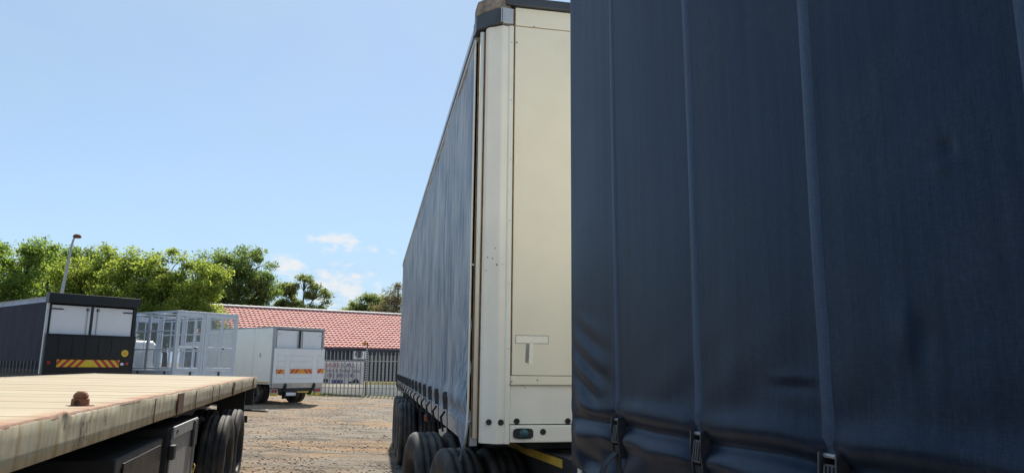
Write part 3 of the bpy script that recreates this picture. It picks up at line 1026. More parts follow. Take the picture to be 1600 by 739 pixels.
def front_curtain(y, z):
    """local y: 0 at the far end of the body, negative towards the camera; -x is outward"""
    st = min(FSTR, key=lambda s: abs(y - s))
    ds = abs(y - st)
    x = 0.012 * nz(y * 0.9, z * 0.6, 1) + 0.003 * nz(y * 2.5, z * 1.1, 2)
    # between straps the cloth stands a little proud
    x -= 0.006 * (1 - math.exp(-(ds / 0.12) ** 2)) * sstep(2.6, 1.5, z)
    # deep horizontal crease at buckle height, a roll below it
    zc = 1.515 + 0.010 * nz(y * 3, 5.0) - 0.012 * math.exp(-(ds / 0.10) ** 2)
    am = 0.75 + 0.5 * nz(y * 2.1, 9.0)
    x += 0.024 * am * math.exp(-((z - zc) / 0.020) ** 2)
    x -= 0.012 * math.exp(-((z - zc - 0.055) / 0.035) ** 2)
    x -= 0.026 * am * math.exp(-((z - zc + 0.055) / 0.030) ** 2)
    # slack folds below the crease
    lo = sstep(1.50, 1.40, z)
    x += lo * 0.012 * math.sin(y * 9 + z * 26 + 3 * nz(y * 2.2, z * 3, 3))
    x += 0.020 * math.exp(-(ds / 0.05) ** 2) * sstep(1.62, 1.50, z)
    # raking wrinkles by the far end
    e = sstep(-0.50, -0.18, y) * (1 - 0.8 * sstep(-0.07, 0, y)) * sstep(1.50, 1.58, z) * sstep(2.02, 1.72, z)
    x += 0.008 * e * math.sin((z - y * 0.42) * 52 + 2.5 * nz(y * 3, z * 3, 6))
    e2 = sstep(-0.52, -0.2, y) * sstep(1.5, 1.35, z)
    x += 0.006 * (1 - 0.8 * sstep(-0.07, 0, y)) * e2 * math.sin((z - y * 0.3) * 45)
    # raking soft folds in the middle bays
    e3 = sstep(1.50, 1.58, z) * sstep(2.0, 1.65, z) * sstep(-0.55, -0.9, y)
    x += 0.0014 * e3 * math.sin((z + y * 0.55) * 30 + 4 * nz(y * 1.3, z * 1.3, 8))
    # dents
    for (dy, dz, ry, rz, a) in ((1.03 - 3.03, 2.16, 0.010, 0.018, 0.012), (1.045 - 3.03, 2.125, 0.02, 0.012, -0.006), (1.13 - 3.03, 1.80, 0.030, 0.05, 0.007),
                                (1.16 - 3.03, 1.80, 0.02, 0.05, -0.008), (1.52 - 3.03, 1.685, 0.07, 0.014, 0.004), (1.52 - 3.03, 1.712, 0.07, 0.014, -0.003)):
        x += a * math.exp(-((y - dy) / ry) ** 2 - ((z - dz) / rz) ** 2)
    x *= 1 - 0.85 * sstep(-0.16, -0.02, y)
    # the end of the cloth wraps round the corner
    if y > -0.03:
        q = (y + 0.03) / 0.03
        x += 0.03 * (1 - math.sqrt(max(0, 1 - q * q)))
    zz = z
    if z < 1.36:
        zz = z + 0.035 * (1.36 - z) / 0.06 * sstep(-0.12, 0.0, y) * 0.3
    return (x, y, zz)


ys = list(np.concatenate([np.linspace(-6.4, -2.75, 60), np.linspace(-2.735, -0.04, 215), np.linspace(-0.03, 0.0, 8)]))
zs = list(np.concatenate([np.linspace(1.30, 2.06, 90), np.linspace(2.08, 2.30, 18), np.linspace(2.35, 4.25, 36)]))
fc = MB().grid(ys, zs, front_curtain).build('side_curtain', M['curtain_dark'], ft, smooth=True)
tag(fc, 'dark navy curtain creased along its foot')
for s in FSTR:
    w = 0.043
    zz = list(np.linspace(1.535, 4.2, 70))
    yy = [s - w / 2, s - w / 4, s, s + w / 4, s + w / 2]
    MB().grid(yy, zz, lambda y, z: tuple(Vector(front_curtain(y, z)) + Vector((-0.0035 if abs(y - s) < w / 2 - 0.002 else 0.0005, 0, 0)))).build('webbing_strip', M['strap_blue'], fc, smooth=True)
    x0 = front_curtain(s, 1.50)[0] - 0.026
    mb = MB()
    path = [(x0 - 0.016, 1.44), (x0 - 0.012, 1.36), (x0 - 0.004, 1.26), (0.03, 1.20)]
    for (xa, za), (xb, zb) in zip(path[:-1], path[1:]):
        mb.hexa([(xa, s - w / 2, za), (xa, s + w / 2, za), (xb, s + w / 2, zb), (xb, s - w / 2, zb)],
                [(xa + 0.004, s - w / 2, za), (xa + 0.004, s + w / 2, za), (xb + 0.004, s + w / 2, zb), (xb + 0.004, s - w / 2, zb)])
    st = mb.build('strap', M['webbing'], ft)
    buckle_parts(st, x0 + 0.012, s, 1.545, 1.30, w=0.056)
    mb = MB()
    pts = [(x0 - 0.022, 1.415, 0.0), (x0 - 0.060, 1.37, 0.02), (x0 - 0.070, 1.30, 0.05), (x0 - 0.05, 1.20, 0.06)]
    for (xa, za, oa), (xb, zb, ob) in zip(pts[:-1], pts[1:]):
        mb.hexa([(xa, s + oa - w / 2, za), (xa, s + oa + w / 2, za), (xb, s + ob + w / 2, zb), (xb, s + ob - w / 2, zb)],
                [(xa + 0.003, s + oa - w / 2, za), (xa + 0.003, s + oa + w / 2, za), (xb + 0.003, s + ob + w / 2, zb), (xb + 0.003, s + ob - w / 2, zb)])
    mb.build('strap_tail', M['webbing'], st)
MB().box(0.035, 0.09, -6.45, -0.05, 1.16, 1.45).build('side_rail', M['chassis'], ft)
for yy in (-0.40, -1.0, -1.7):
    MB().box(0.031, 0.0345, yy, yy + 0.22, 1.20, 1.255).build('reflective_tape', M['yellowdirty'], ft)
MB().box(0.03, W - 0.03, -0.055, -0.012, 1.20, 4.28).build('rear_wall', M['whitebox'], ft)  # unseen from the camera, made white to bounce light onto the headboard
MB().box(0.03, W - 0.03, -6.5, -6.44, 1.20, 4.28).build('front_wall', M['whitebox'], ft)
MB().box(W - 0.012, W, -6.45, -0.02, 1.29, 4.28).build('far_curtain', M['curtain_dark'], ft)
MB().box(0.0, W, -6.5, -0.01, 4.29, 4.36).build('roof', M['roof_tarp'], ft)
MB().box(0.10, W - 0.1, -6.4, -0.07, 1.20, 1.35).build('floor', M['chassis'], ft)
for x in (0.70, 1.85):
    MB().box(x - 0.06, x + 0.06, -6.0, 5.2, 0.86, 1.115).build('chassis_beam', M['chassis'], ft)
for y in (0.4, 1.6, 2.6, 3.5, 4.6):
    MB().box(0.76, 1.79, y, y + 0.1, 0.90, 1.06).build('cross_member', M['chassis'], ft)
MB().box(0.634, 0.639, 1.74, 2.18, 1.042, 1.098).build('reflective_tape', M['yellowdirty'], ft)
MB().box(0.634, 0.639, 2.20, 3.02, 1.042, 1.098).build('reflective_tape', M['yellowdirty'], ft)
MB().lathe([(0.0, 0.46), (0.05, 0.46), (0.05, 0.05), (0.0, 0.05)], (1.275, 3.0, 1.06), 'z', 28).build('fifth_wheel', M['chassis'], ft)
for y in (2.75, 4.15):
    MB().tube([(0.2, y, 0.54), (W - 0.2, y, 0.54)], 0.065, 10).build('axle', M['chassis'], ft)
    for (x, s) in ((0.13, -1), (0.47, 1), (W - 0.47, -1), (W - 0.13, 1)):
        wheel(ft, x, y, 0.54, 0.54, s)
    for x in (0.75, 1.8):
        MB().box(x - 0.05, x + 0.05, y - 0.55, y + 0.55, 0.62, 0.70).build('spring', M['chassis'], ft)
MB().box(0.05, 0.12, -0.35, -0.05, 1.02, 1.17).build('lamp_bracket', M['galv'], ft, bevel=0.01)
for x in (0.5, 2.0):
    MB().box(x - 0.05, x + 0.05, -4.6, -4.5, 0.30, 1.2).build('landing_leg', M['chassis'], ft)
    MB().box(x - 0.11, x + 0.11, -4.66, -4.44, 0.0, 0.30).build('landing_foot', M['chassis'], ft)

# ================================================================== FLATBED (left foreground)
fb = empty('flatbed_trailer', (-4.557, 12.986, 0.0), -14.54, 0.9)
tag(fb, 'flat deck trailer with weathered planks and rusty cream edge rail', 'trailer')
DZ = 1.49
FL = 14.2
npl = 72
pw = FL / npl
for k in range(npl):
    y0 = -FL + k * pw
    dz = random.uniform(-0.0015, 0.0015)
    g = 0.0012
    mb = MB().box(-2.58, -0.030, y0 + g, y0 + pw - g, DZ - 0.035 + dz, DZ - 0.004 + dz)
    mb.build('plank', M['deck'], fb)
MB().box(-2.56, -0.05, -FL + 0.02, -0.02, DZ - 0.07, DZ - 0.045).build('deck_underlay', M['chassis'], fb)


def edge_wave(y):
    w = 0.006 * nz(y * 1.7, 3.3) + 0.005 * nz(y * 5, 1.2)
    for (c, a, s) in ((-9.95, 0.010, 0.03), (-9.85, -0.008, 0.06), (-7.5, -0.008, 0.15), (-6.0, -0.008, 0.2)):
        w += a * math.exp(-((y - c) / s) ** 2)
    return w


ysf = list(np.linspace(-FL, 0, 420))


def fascia_pt(y, v):
    # v 0..4: profile round the rail (bottom inside, bottom, top, top inside)
    e = edge_wave(y)
    d = 0.008 * nz(y * 1.3, v * 2.0, 5) + 0.004 * nz(y * 4.2, v, 6)
    dent = 0.012 * math.exp(-((y + 9.95) / 0.03) ** 2)
    prof = [(-0.05, DZ - 0.178), (-0.002, DZ - 0.180), (0.0 + d * 0.4, DZ - 0.12), (0.0 + d - dent * 0.5, DZ - 0.06), (0.0 + d - dent, DZ - 0.012 + e), (-0.004, DZ - 0.004 + e)]
    p = prof[int(v)]
    return (p[0], y, p[1])


MB().grid(ysf, [0, 1, 2, 3, 4, 5], fascia_pt).build('edge_rail', M['fascia'], fb, smooth=True)
MB().grid(ysf, [0, 1, 2], lambda y, v: ((0.0015 - 0.004 * (v == 0), -0.008, -0.030)[int(v)] + 0.003 * nz(y * 6, v), y,
                                          DZ + (-0.010, 0.004, 0.000)[int(v)] + edge_wave(y) * (1, 1, 0.4)[int(v)] + 0.002 * nz(y * 9, v + 3))).build('rust_lip', M['rustedge'], fb, smooth=True)
MB().box(-2.62, -2.585, -FL, 0, DZ - 0.18, DZ).build('edge_rail', M['fascia'], fb)
MB().box(-2.585, -0.05, -0.03, 0.0, DZ - 0.18, DZ - 0.002).build('end_rail', M['fascia'], fb)
MB().box(-2.585, -0.05, -FL - 0.001, -FL + 0.03, DZ - 0.18, DZ - 0.038).build('end_rail', M['fascia'], fb)
for (ya, yb) in ((-7.34, -7.10), (-3.60, -3.42), (-0.80, -0.70), (-13.0, -12.8), (-10.9, -10.75)):
    MB().box(0.006, 0.016, ya, yb, DZ - 0.178, DZ - 0.010).build('rusted_stake_pocket', M['rustdark'], fb, bevel=0.002)
for y in (-6.45, -5.4, -4.9, -8.15, -2.5):
    MB().box(0.006, 0.0105, y, y + 0.018, DZ - 0.176, DZ - 0.012).build('rail_joint', M['rustdark'], fb)
# twist lock on the deck
tlk = empty('twist_lock', (-2.376, 4.035, 1.487), -14.54)
tlk.parent = None
tlk.scale = (0.95, 0.95, 0.9)
tag(tlk, 'rusty brown container twist lock standing on the plank deck', 'twist lock')
mb = MB()
pts = [(0.046 * math.copysign(abs(math.cos(a)) ** 0.6, math.cos(a)), 0.036 * math.copysign(abs(math.sin(a)) ** 0.6, math.sin(a))) for a in np.linspace(0, 2 * math.pi, 20, endpoint=False)]
rings = [(0.0, 1.0), (0.040, 0.97), (0.046, 0.90)]
vs, fs = [], []
for z, s in rings:
    vs += [(p[0] * s, p[1] * s, z) for p in pts]
for i in range(2):
    for k in range(20):
        fs.append((i * 20 + k, i * 20 + (k + 1) % 20, (i + 1) * 20 + (k + 1) % 20, (i + 1) * 20 + k))
fs.append(tuple(40 + k for k in range(20)))
MB().add(vs, fs).build('base', M['rustcap'], tlk, smooth=False)
vs, fs = [], []
rings = [(0.044, 0.60), (0.050, 0.80), (0.060, 0.84), (0.078, 0.66), (0.088, 0.40), (0.090, 0.05)]
for z, s in rings:
    vs += [(p[0] * s, p[1] * s * 1.1, z) for p in pts]
for i in range(len(rings) - 1):
    for k in range(20):
        fs.append((i * 20 + k, i * 20 + (k + 1) % 20, (i + 1) * 20 + (k + 1) % 20, (i + 1) * 20 + k))
fs.append(tuple((len(rings) - 1) * 20 + k for k in range(20)))
MB().add(vs, fs).build('locking_cone', M['rustcap'], tlk, smooth=False)
MB().lathe([(-0.0355, 0.016), (-0.041, 0.015), (-0.041, 0.009), (-0.037, 0.008), (-0.037, 0.001)], (-0.008, 0, 0.022), 'y', 14, False).build('bolt', M['rustdark'], tlk)
MB().prism([(0.075 * math.cos(a), 0.06 * math.sin(a)) for a in np.linspace(0, 6.283, 18, endpoint=False)], 'z', -0.004, 0.004).build('foot_ring', M['rustdark'], tlk)
# underbody
for x in (-0.85, -1.75):
    MB().box(x - 0.06, x + 0.06, -FL + 0.3, -0.2, 0.86, DZ - 0.075).build('chassis_beam', M['chassis'], fb)
for k in range(20):
    MB().box(-2.55, -0.06, -FL + 0.35 + k * 0.7, -FL + 0.41 + k * 0.7, DZ - 0.20, DZ - 0.075).build('cross_member', M['chassis'], fb)
for y in (-4.1, -2.88):
    MB().tube([(-2.4, y, 0.56), (-0.1, y, 0.56)], 0.065, 10).build('axle', M['chassis'], fb)
    for (x, s) in ((-0.06, 1), (-0.39, -1), (-2.5, -1), (-2.18, 1)):
        wheel(fb, x, y, 0.565, 0.53, s)
    for x in (-0.85, -1.75):
        MB().box(x - 0.05, x + 0.05, y - 0.5, y + 0.5, 0.64, 0.72).build('spring', M['chassis'], fb)
MB().box(-0.55, -0.14, -0.62, -0.605, 0.45, 1.28).build('mudflap', M['blackplastic'], fb)
MB().box(-0.138, -0.115, -0.66, -0.60, 0.50, 1.30).build('mudflap_bracket', M['chassis'], fb)
mb = MB().tube([(-0.3, -0.12, 0.92), (0.20, -0.12, 0.90)], 0.020, 10)
arm = mb.build('marker_arm', M['blackplastic'], fb)
MB().lathe([(0.0, 0.030), (0.03, 0.032), (0.045, 0.022), (0.048, 0.001)], (0.20, -0.12, 0.90), 'x', 14, False).build('marker_lens', M['tape_white'], arm, smooth=True)
MB().box(-2.5, -0.1, -0.10, -0.04, 0.70, 0.82).build('underrun_bar', M['chassis'], fb)
MB().box(-2.5, -0.03, -0.08, -0.03, 1.00, 1.305).build('lamp_panel', M['chassis'], fb)
# side locker
lk = MB().box(-0.62, -0.008, -7.45, -6.22, 0.52, 1.215).build('side_locker', M['chassis'], fb, bevel=0.008)
MB().box(-0.006, 0.006, -7.38, -6.42, 0.56, 1.20).build('locker_door', M['galv'], lk, bevel=0.003)
MB().box(0.007, 0.020, -7.40, -6.30, 1.135, 1.225).build('door_head', M['galv'], lk, bevel=0.003)
MB().box(0.0205, 0.0225, -7.30, -7.22, 1.17, 1.195).build('slot', M['chassis'], lk)
MB().box(0.007, 0.045, -7.47, -7.38, 0.98, 1.09).build('latch', M['chassis'], lk, bevel=0.006)
MB().box(0.007, 0.030, -6.52, -6.30, 0.98, 1.215).build('hinge_plate', M['chassis'], lk, bevel=0.003)
MB().tube([(0.028, -6.44, 0.56), (0.028, -6.44, 1.20)], 0.010, 8).build('lock_rod', M['galv'], lk)
mb = MB()
for k in range(9):
    a = k * 0.9
    mb.tube([(0.045 + 0.012 * math.sin(a), -6.44 + 0.018 * math.cos(a), 0.82 - 0.022 * k), (0.045 + 0.012 * math.sin(a + 1.6), -6.44 + 0.018 * math.cos(a + 1.6), 0.80 - 0.022 * k)], 0.006, 6)
mb.build('lock_chain', M['yellowdirty'], lk)
MB().box(-0.70, -0.02, -8.9, -7.6, 0.55, 1.16).build('side_locker', M['chassis'], fb, bevel=0.01)
MB().box(-0.018, -0.008, -8.75, -7.7, 0.60, 1.12).build('locker_door', M['blackpaint'], fb, bevel=0.003)
MB().tube([(-0.45, -10.6, 0.85), (-0.45, -9.3, 0.85)], 0.26, 20).build('air_tank', M['chassis'], fb)
for x in (-0.5, -2.1):
    MB().box(x - 0.05, x + 0.05, -11.6, -11.5, 0.25, 1.3).build('landing_leg', M['chassis'], fb)
    MB().box(x - 0.11, x + 0.11, -11.66, -11.44, 0.03, 0.25).build('landing_foot', M['chassis'], fb)

# ================================================================== BLACK CURTAIN TRUCK (far left)
bt = empty('curtainside_truck', (-13.33, 20.5, 0.24), -52)
tag(bt, 'black curtain-sided truck with raised tail lift and chevron board', 'truck')
BZ = -0.24


def far_curtain(y, z):
    z2 = z + BZ
    return (0.010 * nz(y * 2, z * 0.8) + 0.0015 * math.sin(y * 11) - 0.02 * math.exp(-((z - 1.65) / 0.08) ** 2) * (0.5 + nz(y * 3, 0)), y, z2)


MB().grid(list(np.linspace(0.06, 7.0, 150)), list(np.linspace(1.50, 3.42, 40)), far_curtain).build('side_curtain', M['curtain_far'], bt, smooth=True)
MB().grid(list(np.linspace(0.06, 7.0, 220)), list(np.linspace(3.40, 3.56, 10)),
          lambda y, z: (-0.02 + 0.022 * nz(y * 6, z * 14) + 0.02 * math.sin((z - 3.4) * 20), y, z + BZ)).build('gathered_tarp', M['roof_tarp'], bt, smooth=True)  # sheen on the gathered navy curtain top, put in as a pale colour
MB().grid([0.0 + k * 0.25 for k in range(11)], list(np.linspace(0.0, 7.0, 30)),
          lambda x, y: (x, y, 3.56 + BZ + 0.06 * math.sin(math.pi * x / 2.5) + 0.015 * math.sin(y * 2.3))).build('roof_tarp', M['roof_tarp'], bt, smooth=True)
for k in range(24):
    y = 0.30 + 0.28 * k
    MB().box(-0.034, -0.022, y - 0.022, y + 0.022, 1.36 + BZ, 1.74 + BZ).build('strap', M['blackplastic'], bt)
MB().box(0.0, 0.05, 0.1, 7.0, 1.38 + BZ, 1.50 + BZ).build('side_rail', M['chassis'], bt)
MB().box(-0.012, 0.045, -0.03, 0.05, 1.36 + BZ, 3.45 + BZ).build('corner_post', M['silver'], bt, bevel=0.004)
MB().box(2.40, 2.50, -0.03, 0.10, 1.36 + BZ, 3.45 + BZ).build('corner_post', M['blackpaint'], bt, bevel=0.004)
MB().box(0.046, 0.10, -0.03, 0.10, 1.36 + BZ, 3.45 + BZ).build('door_post', M['blackpaint'], bt, bevel=0.004)
MB().prism([(-0.14, 3.38 + BZ), (-0.14, 3.67 + BZ), (0.12, 3.67 + BZ), (0.12, 3.37 + BZ)], 'x', -0.03, 2.53).build('roof_header', M['blackpaint'], bt, bevel=0.01)
MB().box(2.46, 2.50, 0.1, 7.0, 1.36 + BZ, 3.56 + BZ).build('far_side', M['curtain_far'], bt)
MB().box(0.05, 2.45, 6.95, 7.0, 1.36 + BZ, 3.56 + BZ).build('front_wall', M['whitebox'], bt)
MB().box(0.05, 2.45, 0.02, 6.95, 1.25 + BZ, 1.40 + BZ).build('floor', M['chassis'], bt)
for (x0, x1, xr, xh) in ((0.115, 1.17, 1.08, 0.12), (1.25, 2.385, 1.36, 2.10)):
    d = MB().box(x0, x1, 0.0, 0.04, 1.42 + BZ, 3.33 + BZ).build('rear_door', M['doorwhite'], bt, bevel=0.004)
    MB().tube([(xr, -0.02, 1.45 + BZ), (xr, -0.02, 3.30 + BZ)], 0.014, 8).build('lock_rod', M['galv'], d)
    MB().box(xr - 0.035, xr + 0.035, -0.03, -0.001, 3.20 + BZ, 3.28 + BZ).build('rod_keeper', M['blackpaint'], d)
    MB().box(xh, xh + 0.30, -0.02, -0.001, 3.20 + BZ, 3.235 + BZ).build('hinge', M['blackpaint'], d)
MB().box(1.175, 1.245, -0.01, 0.04, 1.42 + BZ, 3.33 + BZ).build('door_seal', M['blackplastic'], bt)
lp = MB().box(0.02, 2.50, -0.13, -0.06, 1.34 + BZ, 2.46 + BZ).build('tail_lift', M['blackpaint'], bt, bevel=0.008)
for x in (0.42, 0.78, 1.14, 1.50, 1.86):
    MB().box(x - 0.06, x + 0.06, -0.145, -0.1305, 1.85 + BZ, 2.43 + BZ).build('rib', M['blackpaint'], lp, bevel=0.006)
MB().box(0.02, 2.50, -0.15, -0.05, 2.462 + BZ, 2.50 + BZ).build('lift_lip', M['blackpaint'], lp)
for z in (2.40, 2.54):
    MB().box(2.50, 2.58, -0.14, -0.10, z + BZ, z + 0.035 + BZ).build('side_catch', M['whitepaint'], lp)
chevron(lp, 0.36, 2.08, 1.56 + BZ, 1.77 + BZ, -0.1305, 0.20, 'both', M['yellow'], M['redtape'])
disc(lp, 'red_lamp', 0.15, -0.131, 1.68 + BZ, 0.050, M['red'])
disc(lp, 'red_lamp', 2.30, -0.131, 1.67 + BZ, 0.050, M['red'])
disc(lp, 'white_sticker', 2.165, -0.131, 1.655 + BZ, 0.055, M['whitepaint'], 0.004, squash=0.75)
ys_ = disc(lp, 'speed_sticker', 2.22, -0.131, 1.98 + BZ, 0.105, M['yellow'], 0.004)
disc(ys_, 'sticker_number', 2.22, -0.1355, 1.98 + BZ, 0.050, M['orange'], 0.003, squash=0.7)
for x in (0.7, 1.7):
    MB().box(x - 0.05, x + 0.05, 0.1, 8.6, 0.78 + BZ, 1.24 + BZ).build('chassis_beam', M['chassis'], bt)
for (x, y, s) in ((0.16, 2.2, -1), (0.45, 2.2, 1), (2.05, 2.2, -1), (2.34, 2.2, 1), (0.20, 7.9, -1), (2.30, 7.9, 1)):
    wheel(bt, x, y, 0.47, 0.47, s, 0.85, False)
cab(bt, 2.5, 7.2, 2.75, M['whitepaint'])

# ================================================================== CAGE TRUCK
ct = empty('cage_body_truck', (-10.89, 23.34, 0.18), -56)
tag(ct, 'truck with a tall pale blue-grey steel mesh cage body', 'truck')
CZ = -0.18
CW, CL = 2.28, 4.9


def bar(name, x0, x1, y0, y1, z0, z1, mat='cagepaint', parent=ct):
    return MB().box(x0, x1, y0, y1, z0 + CZ, z1 + CZ).build(name, M[mat], parent, bevel=0.006)


t_ = 0.055
for x in (0.0, CW - 0.075):
    for y in (0.0, 1.62, 3.24, CL - 0.06):
        bar('post', x, x + 0.075, y, y + 0.07, 1.0, 3.34)
bar('post', 0.95, 1.03, 0.0, 0.07, 1.0, 3.34)
bar('post', 1.04, 1.12, -0.004, 0.066, 1.0, 3.345)
for x in (0.0, CW - 0.075):
    bar('top_rail', x, x + 0.075, 0.0705, CL, 3.3405, 3.40)
bar('top_rail', 0.0, CW, 0.0, 0.07, 3.346, 3.405)
bar('top_rail', 0.076, CW - 0.076, CL - 0.06, CL, 3.345, 3.40)
for y in (1.62, 3.24):
    bar('roof_bar', 0.076, CW - 0.076, y, y + 0.05, 3.345, 3.39)
# sides
for x, out in ((0.0, -1), (CW - 0.06, 1)):
    bar('skirt_panel', x + 0.01, x + 0.05, 0.0705, CL - 0.061, 1.0, 1.46)
    for (ya, yb) in ((0.075, 1.615), (1.695, 3.235), (3.315, CL - 0.065)):
        ym = (ya + yb) / 2
        for z in (1.50, 2.12, 2.72, 3.25):
            bar('side_rail', x + 0.008, x + 0.052, ya, yb, z, z + 0.045)
        bar('mullion', x + 0.003, x + 0.057, ym - 0.018, ym + 0.018, 1.5455, 3.25)
        bar('door_frame', x + 0.002, x + 0.058, ya + 0.001, ya + 0.035, 1.5455, 3.25)
        bar('door_frame', x + 0.002, x + 0.058, yb - 0.035, yb - 0.001, 1.5455, 3.25)
        MB().box(x + 0.028, x + 0.031, ya + 0.035, yb - 0.035, 1.546 + CZ, 3.25 + CZ).build('mesh_panel', M['wire'], ct)
        bar('latch', x - 0.02 if out < 0 else x + 0.06, x - 0.001 if out < 0 else x + 0.08, ya + 0.35, ya + 0.42, 1.34, 1.44, 'blackplastic')
# rear and front walls
for (y, sg) in ((0.0, 1), (CL - 0.06, 0)):
    bar('skirt_panel', 0.076, CW - 0.076, y + 0.012, y + 0.045, 1.0, 1.44)
    for (xa, xb) in ((0.078, 0.945), (1.125, CW - 0.078)):
        for z in (1.48, 2.17, 3.22):
            bar('door_rail', xa, xb, y + 0.006, y + 0.05, z, z + 0.07 if z < 3 else z + 0.12)
        bar('door_frame', xa + 0.001, xa + 0.05, y + 0.002, y + 0.054, 1.551, 3.219)
        bar('door_frame', xb - 0.05, xb - 0.001, y + 0.002, y + 0.054, 1.551, 3.219)
        n_ = 2 if xa < 0.5 else 1
        for k in range(n_):
            xm = xa + (xb - xa) * (k + 1) / (n_ + 1)
            bar('mullion', xm - 0.018, xm + 0.018, y + 0.012, y + 0.044, 1.551, 3.219)
        MB().box(xa + 0.05, xb - 0.05, y + 0.027, y + 0.030, 1.55 + CZ, 3.22 + CZ).build('mesh_panel', M['wire'], ct)
        if sg:
            bar('latch', xa + 0.50, xa + 0.56, y - 0.03, y - 0.001, 1.28, 1.42, 'blackplastic')
            bar('latch_bar', xa + 0.25, xa + 0.70, y - 0.018, y - 0.001, 1.43, 1.455)
            bar('latch', xa + 0.60, xa + 0.66, y - 0.03, y - 0.001, 2.17, 2.23, 'blackplastic')
MB().box(0.06, CW - 0.06, 0.05, CL - 0.06, 0.93 + CZ, 1.0 + CZ).build('floor', M['galv'], ct)
for x in (0.65, 1.55):
    MB().box(x - 0.05, x + 0.05, 0.1, 6.4, 0.62 + CZ, 0.92 + CZ).build('chassis_beam', M['chassis'], ct)
for (x, y, s) in ((0.16, 1.3, -1), (0.42, 1.3, 1), (1.85, 1.3, -1), (2.12, 1.3, 1), (0.2, 5.7, -1), (2.1, 5.7, 1)):
    wheel(ct, x, y, 0.38, 0.38, s, 0.7, False)
cab(ct, CW, 5.05, 2.35, M['whitepaint'])

# ================================================================== TAIL-LIFT BOX TRUCK
wt = empty('box_truck', (-9.15, 27.8, 0.16), -53)
tag(wt, 'white box truck with raised white tail lift parked before the red roof', 'truck')
WZ = -0.16


def wb(name, x0, x1, y0, y1, z0, z1, mat, parent=wt, bevel=0.004):
    return MB().box(x0, x1, y0, y1, z0 + WZ, z1 + WZ).build(name, M[mat], parent, bevel=bevel)


body = wb('box_body', 0.0, 2.36, 0.10, 5.2, 0.98, 3.12, 'whitebox', bevel=0.015)
wb('roof_trim', -0.012, 0.03, 0.11, 5.2, 3.085, 3.135, 'galv')
for y in (1.3, 2.6, 3.9):
    wb('panel_joint', -0.004, -0.0005, y, y + 0.012, 1.05, 3.08, 'silver', body, 0)
wb('handle', -0.02, -0.001, 0.82, 0.87, 1.96, 2.12, 'galv', body)
wb('bottom_trim', -0.012, 0.02, 0.11, 5.2, 0.93, 0.979, 'silver')
wb('reflective_tape', -0.017, -0.0125, 0.2, 1.6, 0.985, 1.03, 'yellowdirty')
wb('door_post', -0.015, 0.085, -0.02, 0.099, 0.80, 3.05, 'galv')
wb('door_post', 2.285, 2.375, -0.02, 0.099, 0.80, 3.05, 'galv')
wb('rear_header', -0.015, 2.375, -0.03, 0.099, 3.052, 3.15, 'galv')
wb('door_seal', 0.087, 2.283, 0.03, 0.098, 0.98, 3.05, 'blackplastic', bevel=0)
for (x0, x1, xr, xh) in ((0.12, 1.12, 1.07, 0.05), (1.245, 2.25, 1.285, 2.12)):
    d = wb('rear_door', x0, x1, -0.005, 0.029, 1.0, 3.01, 'doorwhite')
    MB().tube([(xr, -0.03, 1.02 + WZ), (xr, -0.03, 3.0 + WZ)], 0.016, 8).build('lock_rod', M['galv'], d)
    for z in (2.83, 1.8):
        wb('hinge', xh, xh + 0.22, -0.022, -0.006, z, z + 0.05, 'silver', d)
lift = wb('tail_lift', -0.03, 2.33, -0.16, -0.07, 0.98, 2.30, 'whitepaint', bevel=0.008)
for (xa, xb) in ((0.10, 0.46), (0.66, 1.74), (1.96, 2.28)):
    for z in (1.16, 1.60, 1.82, 2.04):
        wb('lift_rib', xa, xb, -0.180, -0.1605, z, z + 0.035, 'whitepaint', lift)
    for x in (xa, xb - 0.02):
        wb('lift_rib', x, x + 0.02, -0.170, -0.1605, 1.20, 2.04, 'whitepaint', lift, 0)
MB().prism([(-0.16, 0.98 + WZ), (-0.07, 0.98 + WZ), (-0.05, 0.80 + WZ), (-0.10, 0.80 + WZ)], 'x', -0.02, 2.32).build('lift_flap', M['silver'], lift)
wb('lift_edge', -0.032, 2.332, -0.163, -0.067, 2.301, 2.325, 'silver', lift)
OT = M['orangetape']
chevron(lift, 0.06, 0.43, 1.34 + WZ, 1.50 + WZ, -0.1725, 0.19, 'left', OT, M['redtape'])
chevron(lift, 0.69, 1.73, 1.35 + WZ, 1.52 + WZ, -0.1725, 0.19, 'both', OT, M['redtape'])
chevron(lift, 2.00, 2.31, 1.36 + WZ, 1.53 + WZ, -0.1725, 0.19, 'left', OT, M['redtape'])
for x in (0.52, 1.88):
    MB().prism([(-0.15, 1.0 + WZ), (-0.06, 1.0 + WZ), (0.25, 0.55 + WZ), (0.1, 0.50 + WZ), (-0.2, 0.86 + WZ)], 'x', x - 0.05, x + 0.05).build('lift_arm', M['chassis'], wt)
    MB().tube([(x + 0.09, -0.08, 0.98 + WZ), (x + 0.09, 0.5, 0.62 + WZ)], 0.03, 8).build('lift_ram', M['galv'], wt)
wb('underrun_bar', 0.30, 2.0, -0.04, 0.06, 0.66, 0.78, 'chassis')
wb('cross_tube', 0.30, 2.0, -0.10, 0.02, 0.785, 0.84, 'galv')
for x in (-0.02, 2.02):
    lb = wb('lamp_box', x, x + 0.30, -0.04, 0.04, 0.60, 0.77, 'galv')
    wb('tail_lamp', x + 0.02, x + 0.13, -0.055, -0.0405, 0.63, 0.74, 'red', lb, 0.01)
    wb('indicator_lamp', x + 0.15, x + 0.26, -0.055, -0.0405, 0.63, 0.74, 'red', lb, 0.01)
    wb('reflective_tape', x, x + 0.29, -0.05, 0.03, 0.50, 0.595, 'yellowdirty', lb, 0)
wb('number_plate', 0.66, 1.10, -0.06, -0.05, 0.50, 0.62, 'whitepaint')
wb('number_plate_holder', 0.62, 1.12, -0.049, -0.03, 0.46, 0.655, 'blackplastic')
